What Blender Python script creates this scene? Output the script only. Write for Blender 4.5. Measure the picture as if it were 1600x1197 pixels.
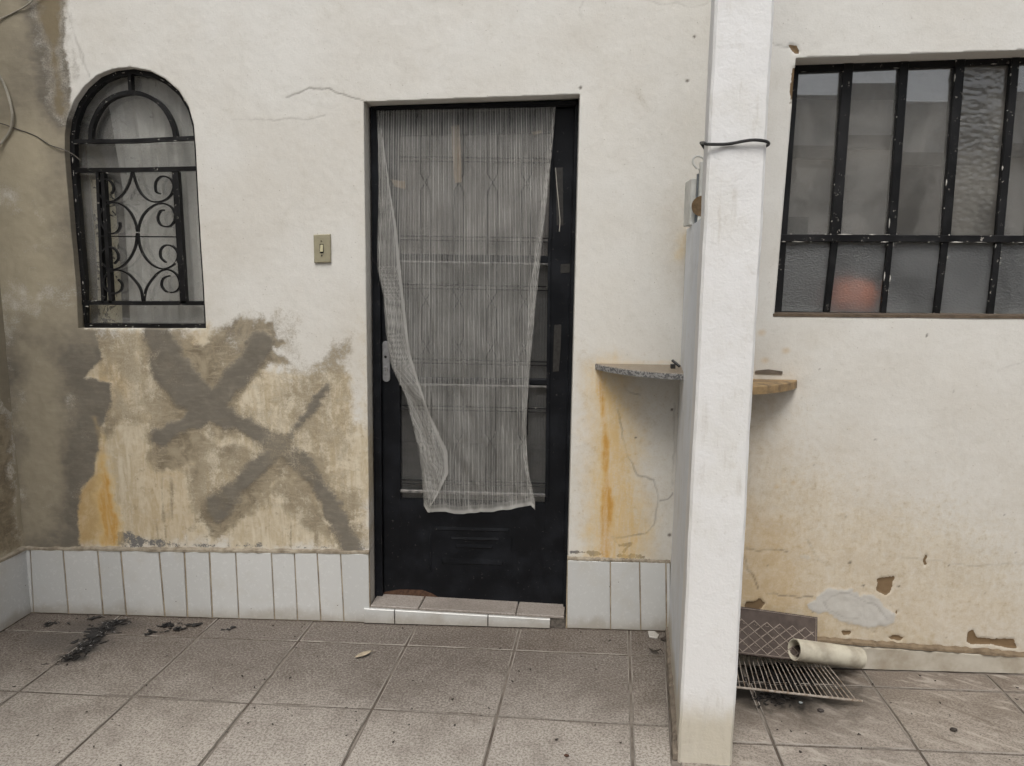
import bpy, bmesh, math, random
import numpy as np
from mathutils import Vector, Matrix

scene = bpy.context.scene
for o in list(bpy.data.objects):
    bpy.data.objects.remove(o, do_unlink=True)
COL = scene.collection
random.seed(7)
RNG = np.random.default_rng(11)

# ------------------------------------------------------------------ camera
cam_d = bpy.data.cameras.new('camera')
cam = bpy.data.objects.new('camera', cam_d)
COL.objects.link(cam)
cam.matrix_world = Matrix([[0.9992, -0.017286, 0.036071, 0.0], [0.038309, 0.154169, -0.987302, 0.0], [0.011506, 0.987893, 0.154708, 1.561351], [0.0, 0.0, 0.0, 1.0]])
cam_d.sensor_fit = 'HORIZONTAL'
cam_d.sensor_width = 36.0
cam_d.lens = 26.438
cam_d.clip_start = 0.02
cam_d.clip_end = 500
scene.camera = cam

# ------------------------------------------------------------------ sky, sun, exposure
SUN_EL, SUN_AZ = math.radians(57), math.radians(190)     # azimuth clockwise from +Y
world = bpy.data.worlds.new('World')
scene.world = world
world.use_nodes = True
wt = world.node_tree
wt.nodes.clear()
w_out = wt.nodes.new('ShaderNodeOutputWorld')
w_bg = wt.nodes.new('ShaderNodeBackground')
w_sky = wt.nodes.new('ShaderNodeTexSky')
w_sky.sky_type = 'NISHITA'
w_sky.sun_disc = False
w_sky.sun_elevation = SUN_EL
w_sky.sun_rotation = SUN_AZ
w_sky.air_density = 1.0
w_sky.dust_density = 4.0
w_sky.ozone_density = 1.0
w_hs = wt.nodes.new('ShaderNodeHueSaturation')           # overcast: grey cloud cover
w_hs.inputs['Saturation'].default_value = 0.30
w_bg.inputs['Strength'].default_value = 0.102
wt.links.new(w_sky.outputs[0], w_hs.inputs['Color'])
wt.links.new(w_hs.outputs[0], w_bg.inputs['Color'])
wt.links.new(w_bg.outputs[0], w_out.inputs['Surface'])

sun_d = bpy.data.lights.new('sun', 'SUN')
sun_d.energy = 1.5
sun_d.angle = math.radians(28)
sun_d.color = (1.0, 0.965, 0.915)
sun = bpy.data.objects.new('sun', sun_d)
COL.objects.link(sun)
sv = Vector((math.sin(SUN_AZ) * math.cos(SUN_EL), math.cos(SUN_AZ) * math.cos(SUN_EL), math.sin(SUN_EL)))
sun.rotation_euler = (-sv).to_track_quat('-Z', 'Y').to_euler()
sun.location = sv * 20

vs = scene.view_settings
vs.view_transform = 'Standard'
vs.look = 'None'
vs.gamma = 1.0
vs.use_curve_mapping = False
vs.exposure = 0.26
scene.cycles.max_bounces = 7
scene.cycles.use_adaptive_sampling = True
scene.cycles.adaptive_threshold = 0.05
scene.cycles.diffuse_bounces = 3
scene.cycles.transparent_max_bounces = 24
scene.cycles.sample_clamp_indirect = 6.0
scene.cycles.use_denoising = True

# ------------------------------------------------------------------ constants (metres)
YW = 3.09          # back wall face
YR = 2.84          # right-hand wall face
CEIL = 3.1

# ------------------------------------------------------------------ node helpers
def new_mat(name):
    m = bpy.data.materials.new(name)
    m.use_nodes = True
    m.node_tree.nodes.clear()
    return m

class NT:
    def __init__(s, m):
        s.t = m.node_tree
    def n(s, typ, **kw):
        nd = s.t.nodes.new(typ)
        for k, v in kw.items():
            setattr(nd, k, v)
        return nd
    def put(s, sock, v):
        if hasattr(v, 'is_output') or isinstance(v, bpy.types.NodeSocket):
            s.t.links.new(v, sock)
        elif v is not None:
            if isinstance(v, tuple) and len(v) == 3 and sock.type == 'RGBA':
                v = (*v, 1.0)
            sock.default_value = v
    def math(s, op, a, b=0.0, c=None, clamp=False):
        nd = s.n('ShaderNodeMath', operation=op, use_clamp=clamp)
        s.put(nd.inputs[0], a); s.put(nd.inputs[1], b)
        if c is not None: s.put(nd.inputs[2], c)
        return nd.outputs[0]
    def mix(s, f, a, b, typ='MIX'):
        nd = s.n('ShaderNodeMix', data_type='RGBA', blend_type=typ)
        s.put(nd.inputs[0], f); s.put(nd.inputs[6], a); s.put(nd.inputs[7], b)
        return nd.outputs[2]
    def ramp(s, v, lo, hi, a=0.0, b=1.0):
        nd = s.n('ShaderNodeMapRange', interpolation_type='SMOOTHSTEP')
        s.put(nd.inputs[0], v)
        nd.inputs[1].default_value = lo; nd.inputs[2].default_value = hi
        nd.inputs[3].default_value = a; nd.inputs[4].default_value = b
        return nd.outputs[0]
    def pos(s):
        return s.n('ShaderNodeNewGeometry').outputs['Position']
    def scale(s, v, xyz):
        nd = s.n('ShaderNodeVectorMath', operation='MULTIPLY')
        s.put(nd.inputs[0], v); nd.inputs[1].default_value = xyz
        return nd.outputs[0]
    def noise(s, v, sc, det=4, rough=0.55, dist=0.0):
        nd = s.n('ShaderNodeTexNoise')
        s.put(nd.inputs['Vector'], v)
        nd.inputs['Scale'].default_value = sc; nd.inputs['Detail'].default_value = det
        nd.inputs['Roughness'].default_value = rough; nd.inputs['Distortion'].default_value = dist
        return nd.outputs['Fac']
    def voro(s, v, sc, feature='F1', out='Distance', rnd=1.0):
        nd = s.n('ShaderNodeTexVoronoi', feature=feature)
        s.put(nd.inputs['Vector'], v); nd.inputs['Scale'].default_value = sc
        nd.inputs['Randomness'].default_value = rnd
        return nd.outputs[out]
    def bump(s, h, strength=0.3, dist=0.004, normal=None):
        nd = s.n('ShaderNodeBump')
        s.put(nd.inputs['Height'], h); nd.inputs['Strength'].default_value = strength
        nd.inputs['Distance'].default_value = dist
        if normal is not None: s.put(nd.inputs['Normal'], normal)
        return nd.outputs[0]
    def bsdf(s, color, rough=0.8, normal=None, metal=0.0, spec=0.5):
        nd = s.n('ShaderNodeBsdfPrincipled')
        s.put(nd.inputs['Base Color'], color); s.put(nd.inputs['Roughness'], rough)
        s.put(nd.inputs['Metallic'], metal); s.put(nd.inputs['Specular IOR Level'], spec)
        if normal is not None: s.put(nd.inputs['Normal'], normal)
        return nd.outputs[0]
    def out(s, sh):
        o = s.n('ShaderNodeOutputMaterial')
        s.t.links.new(sh, o.inputs['Surface'])

def lin(r, g, b):
    f = lambda c: ((c / 255) / 12.92) if c <= 10 else (((c / 255) + 0.055) / 1.055) ** 2.4
    return (f(r), f(g), f(b))

# ------------------------------------------------------------------ numpy noise and shapes
_LAT = RNG.random((257, 257))
_LAT[256, :] = _LAT[0, :]; _LAT[:, 256] = _LAT[:, 0]
def vnoise(x, y):
    xi = np.floor(x).astype(int); yi = np.floor(y).astype(int)
    fx = x - xi; fy = y - yi
    fx = fx * fx * (3 - 2 * fx); fy = fy * fy * (3 - 2 * fy)
    xi &= 255; yi &= 255
    a = _LAT[yi, xi] * (1 - fx) + _LAT[yi, xi + 1] * fx
    b = _LAT[yi + 1, xi] * (1 - fx) + _LAT[yi + 1, xi + 1] * fx
    return a * (1 - fy) + b * fy
def fbm(x, y, sc, oct=4, seed=0):
    v = 0; amp = 1; tot = 0
    for k in range(oct):
        v = v + amp * vnoise(x * sc + 17.3 * k + seed * 7.7, y * sc + 5.1 * k + seed * 3.3)
        tot += amp; amp *= 0.5; sc *= 2.03
    return v / tot - 0.5
def seg_dist(X, Z, pts, closed=False):
    """distance to polyline and interpolated third value (width)"""
    best = np.full(X.shape, 1e9); wid = np.zeros(X.shape)
    n = len(pts)
    for i in range(n if closed else n - 1):
        a = pts[i]; b = pts[(i + 1) % n]
        dx, dz = b[0] - a[0], b[1] - a[1]
        L2 = dx * dx + dz * dz + 1e-12
        t = np.clip(((X - a[0]) * dx + (Z - a[1]) * dz) / L2, 0, 1)
        d = np.hypot(X - a[0] - t * dx, Z - a[1] - t * dz)
        m = d < best
        best = np.where(m, d, best)
        if len(a) > 2:
            wid = np.where(m, a[2] + (b[2] - a[2]) * t, wid)
    return best, wid
def inside(X, Z, poly):
    c = np.zeros(X.shape, bool)
    n = len(poly)
    for i in range(n):
        x1, z1 = poly[i][:2]; x2, z2 = poly[(i + 1) % n][:2]
        if z1 == z2: continue
        cond = ((z1 > Z) != (z2 > Z)) & (X < (x2 - x1) * (Z - z1) / (z2 - z1) + x1)
        c ^= cond
    return c
def near(X, Z, pts, m):
    xs = [p[0] for p in pts]; zs = [p[1] for p in pts]
    return np.nonzero((X > min(xs) - m) & (X < max(xs) + m) & (Z > min(zs) - m) & (Z < max(zs) + m))[0]
def m_poly(X, Z, poly, soft=0.02, warp=0.02, sc=9, seed=0, oct=5):
    out = np.zeros(X.shape); k = near(X, Z, poly, soft + warp * 2.2 + 0.01); x, z = X[k], Z[k]
    sd, _ = seg_dist(x, z, poly, True)
    sd = np.where(inside(x, z, poly), sd, -sd)
    sd = sd + warp * (3.2 * fbm(x, z, sc, oct, seed) + 1.2 * fbm(x, z, sc * 5, 3, seed + 2))
    out[k] = np.clip(0.5 + sd / (2 * soft), 0, 1)
    return out
def m_stroke(X, Z, pts, soft=0.026, warp=0.012, sc=14, seed=0):
    out = np.zeros(X.shape); k = near(X, Z, pts, soft + warp * 2.2 + max(p[2] for p in pts)); x, z = X[k], Z[k]
    d, w = seg_dist(x, z, pts)
    sd = w / 2 - d + warp * (3.2 * fbm(x, z, sc, 5, seed) + 1.6 * fbm(x, z, sc * 4, 3, seed + 2))
    out[k] = np.clip(0.5 + sd / (2 * soft), 0, 1)
    return out
def m_crack(X, Z, pts, w=0.0042, warp=0.008, seed=0, depth=1.0):
    w = max(w, 0.0042)
    out = np.zeros(X.shape); k = near(X, Z, pts, 0.04); x, z = X[k], Z[k]
    wx = warp * 2.5 * fbm(x, z, 22, 4, seed); wz = warp * 2.5 * fbm(x, z, 22, 4, seed + 5)
    d, _ = seg_dist(x + wx, z + wz, pts)
    fade = np.clip(0.75 + 1.6 * fbm(x, z, 12, 2, seed + 9), 0.25, 1)
    out[k] = np.clip(1.2 - d / w, 0, 1) * depth * fade
    return out
def m_blob(X, Z, c, rx, rz, soft=1.0):
    return np.clip((1 - np.hypot((X - c[0]) / rx, (Z - c[1]) / rz)) * soft, 0, 1)

# ------------------------------------------------------------------ object helpers
def tag(o, label=None, cat=None, group=None, kind=None):
    if label: o['label'] = label
    if cat: o['category'] = cat
    if group: o['group'] = group
    if kind: o['kind'] = kind
    return o
def empty(name, loc=(0, 0, 0), parent=None):
    o = bpy.data.objects.new(name, None)
    o.location = loc
    o.empty_display_size = 0.1
    COL.objects.link(o)
    if parent: attach(o, parent)
    return o
def wmat(o):
    m = o.matrix_basis.copy()
    while o.parent:
        m = o.parent.matrix_basis @ o.matrix_parent_inverse @ m if False else o.parent.matrix_basis @ m
        o = o.parent
    return m
def attach(o, parent):
    """parent while keeping the mesh where it stands (all geometry is written in world metres)"""
    o.parent = parent
    o.matrix_basis = wmat(parent).inverted() @ o.matrix_basis
class MB:
    def __init__(s):
        s.v = []; s.f = []
    def add(s, vs_, fs):
        k = len(s.v); s.v += [tuple(v) for v in vs_]; s.f += [tuple(i + k for i in f) for f in fs]
    def box(s, x0, x1, y0, y1, z0, z1):
        s.add([(x0,y0,z0),(x1,y0,z0),(x1,y1,z0),(x0,y1,z0),(x0,y0,z1),(x1,y0,z1),(x1,y1,z1),(x0,y1,z1)],
              [(0,3,2,1),(4,5,6,7),(0,1,5,4),(1,2,6,5),(2,3,7,6),(3,0,4,7)])
    def prism_xz(s, poly, y0, y1, ch=0.0):
        """polygon in x,z extruded from y0 (front, towards the camera) to y1; ch chamfers the front edge"""
        poly = [tuple(p[:2]) for p in poly]
        if area2(poly) < 0: poly = poly[::-1]
        n = len(poly)
        rings = []
        if ch > 0:
            rings.append([(x, y0, z) for x, z in inset(poly, ch)])
            rings.append([(x, y0 + ch, z) for x, z in poly])
        else:
            rings.append([(x, y0, z) for x, z in poly])
        rings.append([(x, y1, z) for x, z in poly])
        s.loft(rings, True)
    def prism_xy(s, poly, z0, z1, ch=0.0, chz=None):
        poly = [tuple(p[:2]) for p in poly]
        if area2(poly) < 0: poly = poly[::-1]
        rings = []
        if ch > 0:
            rings.append([(x, y, z1) for x, y in inset(poly, ch)])
            rings.append([(x, y, z1 - (ch if chz is None else chz)) for x, y in poly])
        else:
            rings.append([(x, y, z1) for x, y in poly])
        rings.append([(x, y, z0) for x, y in poly])
        s.loft([r[::-1] for r in rings], True)
    def loft(s, rings, cap=True, closed=False):
        k = len(s.v); n = len(rings[0])
        for r in rings: s.v += [tuple(p) for p in r]
        m = len(rings)
        for i in range(m - 1 if not closed else m):
            a = k + i * n; b = k + ((i + 1) % m) * n
            for j in range(n):
                j2 = (j + 1) % n
                s.f.append((a + j, b + j, b + j2, a + j2))
        if cap and not closed:
            s.f.append(tuple(k + j for j in range(n)))
            s.f.append(tuple(k + (m - 1) * n + j for j in range(n - 1, -1, -1)))
    def tube(s, pts, r, sides=8, flat=None):
        pts = [Vector(p) for p in pts]
        n = len(pts); rings = []
        up = None
        for i, p in enumerate(pts):
            t = (pts[min(i + 1, n - 1)] - pts[max(i - 1, 0)]).normalized()
            if up is None:
                up = Vector((0, 1, 0)) if abs(t.y) < 0.9 else Vector((1, 0, 0))
            up = (up - t * up.dot(t)).normalized()
            sd = t.cross(up)
            rr = r[i] if isinstance(r, (list, tuple)) else r
            ra, rb = (rr, rr) if flat is None else (rr, rr * flat)
            rings.append([p + sd * (ra * math.cos(2 * math.pi * j / sides)) + up * (rb * math.sin(2 * math.pi * j / sides)) for j in range(sides)])
        s.loft(rings)
    def build(s, name, mat=None, parent=None, smooth=False, bevel=0.0, seg=2):
        me = bpy.data.meshes.new(name)
        me.from_pydata(s.v, [], s.f)
        if mat: me.materials.append(mat)
        bm = bmesh.new(); bm.from_mesh(me)
        bmesh.ops.recalc_face_normals(bm, faces=bm.faces)
        bm.to_mesh(me); bm.free()
        if smooth:
            me.polygons.foreach_set('use_smooth', [True] * len(me.polygons))
        me.update()
        o = bpy.data.objects.new(name, me)
        COL.objects.link(o)
        if parent: attach(o, parent)
        if bevel > 0:
            b = o.modifiers.new('edge', 'BEVEL')
            b.width = bevel; b.segments = seg; b.limit_method = 'ANGLE'; b.angle_limit = math.radians(40)
        if smooth:
            try: me.set_sharp_from_angle(angle=math.radians(38))
            except Exception: pass
        return o
def area2(poly):
    return sum(poly[i][0] * poly[(i + 1) % len(poly)][1] - poly[(i + 1) % len(poly)][0] * poly[i][1] for i in range(len(poly)))
def inset(poly, d):
    out = []; n = len(poly)
    for i in range(n):
        p0 = Vector(poly[i - 1]); p1 = Vector(poly[i]); p2 = Vector(poly[(i + 1) % n])
        a = (p1 - p0).normalized(); b = (p2 - p1).normalized()
        na = Vector((-a.y, a.x)); nb = Vector((-b.y, b.x))
        q = na + nb
        k = d / max(0.35, (1 + na.dot(nb)) / 1.0)
        out.append(tuple(p1 + q * k))
    return out
def clip(poly, a, b):
    """keep the part of poly left of the directed line a->b"""
    def side(p): return (b[0] - a[0]) * (p[1] - a[1]) - (b[1] - a[1]) * (p[0] - a[0])
    out = []
    for i in range(len(poly)):
        p, q_ = poly[i], poly[(i + 1) % len(poly)]
        sp, sq = side(p), side(q_)
        if sp >= 0: out.append(p)
        if sp * sq < 0:
            t = sp / (sp - sq)
            out.append((p[0] + (q_[0] - p[0]) * t, p[1] + (q_[1] - p[1]) * t))
    return out
def smooth_line(pts, k=6):
    """Catmull-Rom through the points"""
    out = []; n = len(pts)
    P = [Vector(p) for p in pts]
    for i in range(n - 1):
        p0 = P[max(i - 1, 0)]; p1 = P[i]; p2 = P[i + 1]; p3 = P[min(i + 2, n - 1)]
        for j in range(k):
            t = j / k
            out.append(0.5 * ((2 * p1) + (-p0 + p2) * t + (2 * p0 - 5 * p1 + 4 * p2 - p3) * t * t + (-p0 + 3 * p1 - 3 * p2 + p3) * t ** 3))
    out.append(P[-1])
    return out
def interp(x, xs, ys):
    return float(np.interp(x, xs, ys))

# ------------------------------------------------------------------ materials
def plaster_material():
    """layers of paint, mortar, damp and rust; the wall meshes carry the shape of each layer as attributes"""
    m = new_mat('weathered_plaster'); N = NT(m)
    pos = N.pos()
    def attr(name):
        a = N.n('ShaderNodeAttribute', attribute_name=name)
        sep = N.n('ShaderNodeSeparateColor')
        N.t.links.new(a.outputs['Color'], sep.inputs[0])
        return sep.outputs[0], sep.outputs[1], sep.outputs[2], a.outputs['Alpha']
    cement, tan, cream, rust = attr('layer_a')
    damp, grey, crack, dirt = attr('layer_b')
    peel, white, ochre, light = attr('layer_c')
    n_fine = N.noise(pos, 160, 3, 0.65)
    n_mid = N.noise(pos, 38, 4, 0.62)
    n_big = N.noise(pos, 3.2, 3, 0.6)
    streak = N.noise(N.scale(pos, (38, 38, 6)), 1.0, 4, 0.62, 0.8)
    n_brush = N.noise(N.scale(pos, (20, 20, 75)), 1.0, 3, 0.6)
    n_pat = N.noise(pos, 12, 5, 0.72, 0.5)
    cmb = N.math('ADD', N.math('MULTIPLY', n_fine, 0.5), N.math('MULTIPLY', n_mid, 0.5))
    def layer(mask, amp, w, nz=None):
        v = N.math('ADD', mask, N.math('MULTIPLY', N.math('SUBTRACT', nz if nz is not None else cmb, 0.5), amp))
        return N.ramp(v, 0.5 - w, 0.5 + w)
    c = N.mix(N.ramp(n_big, 0.35, 0.7), (0.730, 0.718, 0.675), (0.700, 0.680, 0.628))
    c = N.mix(N.math('MULTIPLY', N.ramp(n_fine, 0.50, 0.75), 0.22), c, (0.50, 0.47, 0.42))
    c = N.mix(N.math('MULTIPLY', N.ramp(n_pat, 0.50, 0.74), 0.20), c, (0.50, 0.475, 0.405))
    # pits and flecks in the old paint
    fleck = N.math('MULTIPLY', N.ramp(N.voro(pos, 48), 0.13, 0.05), N.ramp(n_mid, 0.50, 0.60))
    c = N.mix(N.math('MULTIPLY', fleck, 0.62), c, (0.30, 0.27, 0.22))
    cr = N.mix(N.ramp(N.math('ADD', N.math('MULTIPLY', streak, 0.5), N.math('MULTIPLY', n_pat, 0.5)), 0.40, 0.60), (0.690, 0.615, 0.470), (0.500, 0.405, 0.255))
    cr = N.mix(N.ramp(n_pat, 0.50, 0.70), cr, (0.73, 0.67, 0.54))
    cr = N.mix(N.math('MULTIPLY', N.ramp(n_mid, 0.60, 0.70), 0.55), cr, (0.30, 0.235, 0.15))
    c = N.mix(N.math('MULTIPLY', layer(cream, 1.1, 0.30), 0.92), c, cr)
    c = N.mix(N.math('MULTIPLY', dirt, N.ramp(n_mid, 0.25, 0.8, 0.55, 1.0)), c, N.mix(n_big, (0.48, 0.40, 0.275), (0.41, 0.35, 0.26)))
    oc = N.mix(N.ramp(n_pat, 0.3, 0.7), (0.58, 0.395, 0.165), (0.47, 0.305, 0.115))
    c = N.mix(N.math('MULTIPLY', N.math('MULTIPLY', ochre, N.ramp(n_pat, 0.25, 0.7, 0.62, 1.0)), 0.85), c, oc)
    tn = N.mix(N.ramp(n_pat, 0.36, 0.64), (0.182, 0.148, 0.100), (0.350, 0.296, 0.208))
    tn = N.mix(N.math('MULTIPLY', N.ramp(n_brush, 0.5, 0.72), 0.5), tn, (0.47, 0.41, 0.30))
    tl = layer(tan, 1.9, 0.30, N.math('ADD', N.math('MULTIPLY', n_pat, 0.72), N.math('MULTIPLY', n_fine, 0.28)))
    c = N.mix(N.math('MULTIPLY', tl, 0.94), c, tn)
    dp = N.mix(n_big, (0.250, 0.205, 0.130), (0.195, 0.160, 0.105))
    c = N.mix(layer(damp, 0.35, 0.30), c, dp)
    cm = N.mix(N.ramp(n_big, 0.3, 0.7), (0.198, 0.178, 0.145), (0.158, 0.142, 0.116))
    cm = N.mix(N.math('MULTIPLY', N.ramp(n_fine, 0.4, 0.75), 0.35), cm, (0.155, 0.140, 0.115))
    cm = N.mix(N.math('MULTIPLY', N.ramp(n_pat, 0.45, 0.75), 0.35), cm, (0.285, 0.250, 0.190))
    cm = N.mix(N.math('MULTIPLY', N.ramp(n_brush, 0.45, 0.75), 0.35), cm, (0.30, 0.265, 0.205))
    cm = N.mix(N.math('MULTIPLY', light, 0.9), cm, N.mix(n_pat, (0.450, 0.394, 0.280), (0.535, 0.474, 0.352)))
    c = N.mix(layer(cement, 1.15, 0.24, N.math('ADD', N.math('MULTIPLY', n_pat, 0.6), N.math('MULTIPLY', n_fine, 0.4))), c, cm)
    c = N.mix(layer(grey, 1.5, 0.10), c, (0.185, 0.180, 0.172))
    rs = N.mix(N.ramp(streak, 0.35, 0.68), (0.63, 0.385, 0.125), (0.54, 0.295, 0.072))
    rs = N.mix(N.ramp(rust, 0.35, 0.85), (0.70, 0.515, 0.235), rs)
    rm = N.math('MULTIPLY', N.ramp(rust, 0.0, 0.75), N.ramp(N.math('ADD', N.math('MULTIPLY', streak, 0.7), N.math('MULTIPLY', n_fine, 0.3)), 0.25, 0.62, 0.30, 1.0), clamp=True)
    c = N.mix(rm, c, rs)
    c = N.mix(layer(white, 0.7, 0.12), c, N.mix(n_pat, (0.60, 0.585, 0.55), (0.46, 0.435, 0.385)))
    c = N.mix(layer(peel, 0.25, 0.05), c, N.mix(n_mid, (0.23, 0.155, 0.085), (0.165, 0.11, 0.06)))
    c = N.mix(N.math('MULTIPLY', crack, 0.85), c, (0.10, 0.08, 0.06))
    h = N.math('ADD', N.math('MULTIPLY', n_mid, 0.6), N.math('MULTIPLY', n_fine, 0.35))
    nrm = N.bump(h, 0.45, 0.004)
    N.out(N.bsdf(c, N.ramp(n_mid, 0.2, 0.8, 0.72, 0.92), nrm, spec=0.25))
    return m
PLASTER = plaster_material()

def white_paint_mat(name, base=(0.78, 0.775, 0.76), stain_z=None, grain=120, stain_col=(0.60, 0.54, 0.41)):
    m = new_mat(name); N = NT(m)
    pos = N.pos()
    n1 = N.noise(pos, grain, 4, 0.6); n2 = N.noise(pos, 6, 5, 0.6); n3 = N.noise(N.scale(pos, (40, 40, 6)), 1.0, 4)
    c = N.mix(N.ramp(n2, 0.4, 0.75), base, tuple(b * k for b, k in zip(base, (0.93, 0.92, 0.89))))
    fleck = N.math('MULTIPLY', N.ramp(N.voro(pos, 45), 0.09, 0.03), N.ramp(n2, 0.5, 0.6))
    c = N.mix(N.math('MULTIPLY', fleck, 0.5), c, (0.35, 0.32, 0.28))
    if stain_z is not None:
        sep = N.n('ShaderNodeSeparateXYZ'); N.t.links.new(pos, sep.inputs[0])
        zz = N.math('ADD', sep.outputs[2], N.math('MULTIPLY', N.math('SUBTRACT', n2, 0.5), 0.16))
        zz = N.math('ADD', zz, N.math('MULTIPLY', N.math('SUBTRACT', n3, 0.5), 0.05))
        f = N.ramp(zz, stain_z, stain_z - 0.10)
        c = N.mix(N.math('MULTIPLY', f, 0.75), c, N.mix(n3, stain_col, tuple(x * 0.8 for x in stain_col)))
    nrm = N.bump(N.math('ADD', N.math('MULTIPLY', n1, 0.7), N.math('MULTIPLY', N.noise(pos, 34, 3), 1.2)), 0.42, 0.004)
    c = N.mix(N.math('MULTIPLY', N.math('MULTIPLY', N.ramp(n3, 0.52, 0.70), N.ramp(n2, 0.45, 0.62)), 0.28), c, (0.42, 0.37, 0.29))
    c = N.mix(N.math('MULTIPLY', N.ramp(N.noise(pos, 15, 5, 0.7, 0.6), 0.58, 0.72), 0.22), c, (0.50, 0.46, 0.39))
    N.out(N.bsdf(c, 0.75, nrm, spec=0.3))
    return m
PILLAR_PAINT = white_paint_mat('rough_white_paint', (0.83, 0.83, 0.82), stain_z=0.24)
PART_PAINT = white_paint_mat('partition_paint', (0.77, 0.80, 0.835), stain_z=0.16)

def iron_mat(name, col=(0.006, 0.006, 0.0065), rough=0.42, chips=0.5, spec=0.3):
    m = new_mat(name); N = NT(m)
    pos = N.pos()
    n = N.noise(pos, 55, 5, 0.7); n2 = N.noise(pos, 9, 4)
    c = N.mix(N.ramp(n2, 0.4, 0.75), col, tuple(x * 2.0 + 0.004 for x in col))
    chip = N.math('MULTIPLY', N.ramp(n, 0.635, 0.67), chips)
    c = N.mix(chip, c, (0.50, 0.47, 0.42))
    nrm = N.bump(N.noise(pos, 120, 3), 0.25, 0.002)
    N.out(N.bsdf(c, N.ramp(n2, 0.2, 0.8, rough - 0.08, rough + 0.2), nrm, spec=spec))
    return m
IRON = iron_mat('black_iron_paint', chips=0.75)
DOORPAINT = iron_mat('black_door_paint', (0.0032, 0.0040, 0.0058), 0.47, chips=0.10, spec=0.24)

def simple_mat(name, col, rough=0.6, var=0.25, sc=30, metal=0.0, bump=0.2, col2=None, spec=0.5):
    m = new_mat(name); N = NT(m)
    pos = N.pos()
    n = N.noise(pos, sc, 5, 0.6)
    c2 = col2 or tuple(x * (1 - var) for x in col)
    c = N.mix(N.ramp(n, 0.35, 0.7), col, c2)
    nrm = N.bump(N.noise(pos, sc * 4, 3), bump, 0.002)
    N.out(N.bsdf(c, N.ramp(n, 0.2, 0.8, max(0.05, rough - 0.08), min(1, rough + 0.1)), nrm, metal, spec))
    return m

def glass_mat(name, dust=0.12, gloss_rough=0.03, gloss=1.0, tint=(0.95, 0.955, 0.95), dust_haze_col=(0.42, 0.41, 0.38), pattern=None, pstr=0.4, smear=6, ior=1.52, frost=0.0):
    """old window glass: clear or frosted pane, fresnel reflection, a dust film paled to add reflected light"""
    m = new_mat(name); N = NT(m)
    pos = N.pos()
    nrm = None
    if pattern == 'hammer':
        d = N.voro(N.scale(pos, (1, 1, 1.5)), 44, 'SMOOTH_F1')
        nrm = N.bump(d, pstr, 0.012)
    elif pattern == 'frost':
        d = N.math('ADD', N.voro(N.scale(pos, (1, 1, 1.6)), 115, 'SMOOTH_F1'), N.math('MULTIPLY', N.noise(pos, 180, 3), 0.5))
        nrm = N.bump(d, pstr, 0.006)
    elif pattern == 'reed':
        wv = N.n('ShaderNodeTexWave', wave_type='BANDS', bands_direction='X')
        N.t.links.new(pos, wv.inputs['Vector']); wv.inputs['Scale'].default_value = 26
        nrm = N.bump(wv.outputs['Fac'], pstr, 0.006)
    gl = N.n('ShaderNodeBsdfGlossy'); gl.inputs['Roughness'].default_value = gloss_rough
    gl.inputs['Color'].default_value = (gloss, gloss, gloss, 1)
    if nrm is not None: N.t.links.new(nrm, gl.inputs['Normal'])
    tr = N.n('ShaderNodeBsdfTransparent'); tr.inputs['Color'].default_value = (*tint, 1)
    base = tr.outputs[0]
    if frost > 0:
        rf = N.n('ShaderNodeBsdfRefraction'); rf.inputs['Roughness'].default_value = 0.78; rf.inputs['IOR'].default_value = 1.25
        rf.inputs['Color'].default_value = (*tint, 1)
        if nrm is not None: N.t.links.new(nrm, rf.inputs['Normal'])
        mx0 = N.n('ShaderNodeMixShader'); mx0.inputs[0].default_value = frost
        N.t.links.new(base, mx0.inputs[1]); N.t.links.new(rf.outputs[0], mx0.inputs[2])
        base = mx0.outputs[0]
    df = N.n('ShaderNodeBsdfDiffuse')
    n1 = N.noise(N.scale(pos, (1, 1, 0.6)), smear, 6, 0.62, 0.6); n2 = N.noise(pos, 70, 4, 0.6)
    N.put(df.inputs['Color'], N.mix(n2, dust_haze_col, tuple(x * 0.75 for x in dust_haze_col)))
    df2 = N.math('MULTIPLY', N.ramp(n1, 0.25, 0.8, 0.45, 1.5), dust)  # dust film, raised to stand in for brightness mirrored in the panes
    mx = N.n('ShaderNodeMixShader')
    N.put(mx.inputs[0], df2)
    N.t.links.new(base, mx.inputs[1]); N.t.links.new(df.outputs[0], mx.inputs[2])
    geo = N.n('ShaderNodeNewGeometry')                   # Schlick reflectance, the same from either side of the pane
    dt = N.n('ShaderNodeVectorMath', operation='DOT_PRODUCT')
    N.t.links.new(geo.outputs['Incoming'], dt.inputs[0]); N.t.links.new(nrm if nrm is not None else geo.outputs['Normal'], dt.inputs[1])
    om = N.math('SUBTRACT', 1.0, N.math('ABSOLUTE', dt.outputs['Value']), clamp=True)
    f0 = ((ior - 1) / (ior + 1)) ** 2
    fr = N.math('ADD', f0, N.math('MULTIPLY', 1 - f0, N.math('POWER', om, 5.0)), clamp=True)
    mx2 = N.n('ShaderNodeMixShader')
    N.put(mx2.inputs[0], fr)
    N.t.links.new(mx.outputs[0], mx2.inputs[1]); N.t.links.new(gl.outputs[0], mx2.inputs[2])
    N.out(mx2.outputs[0])
    return m

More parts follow.
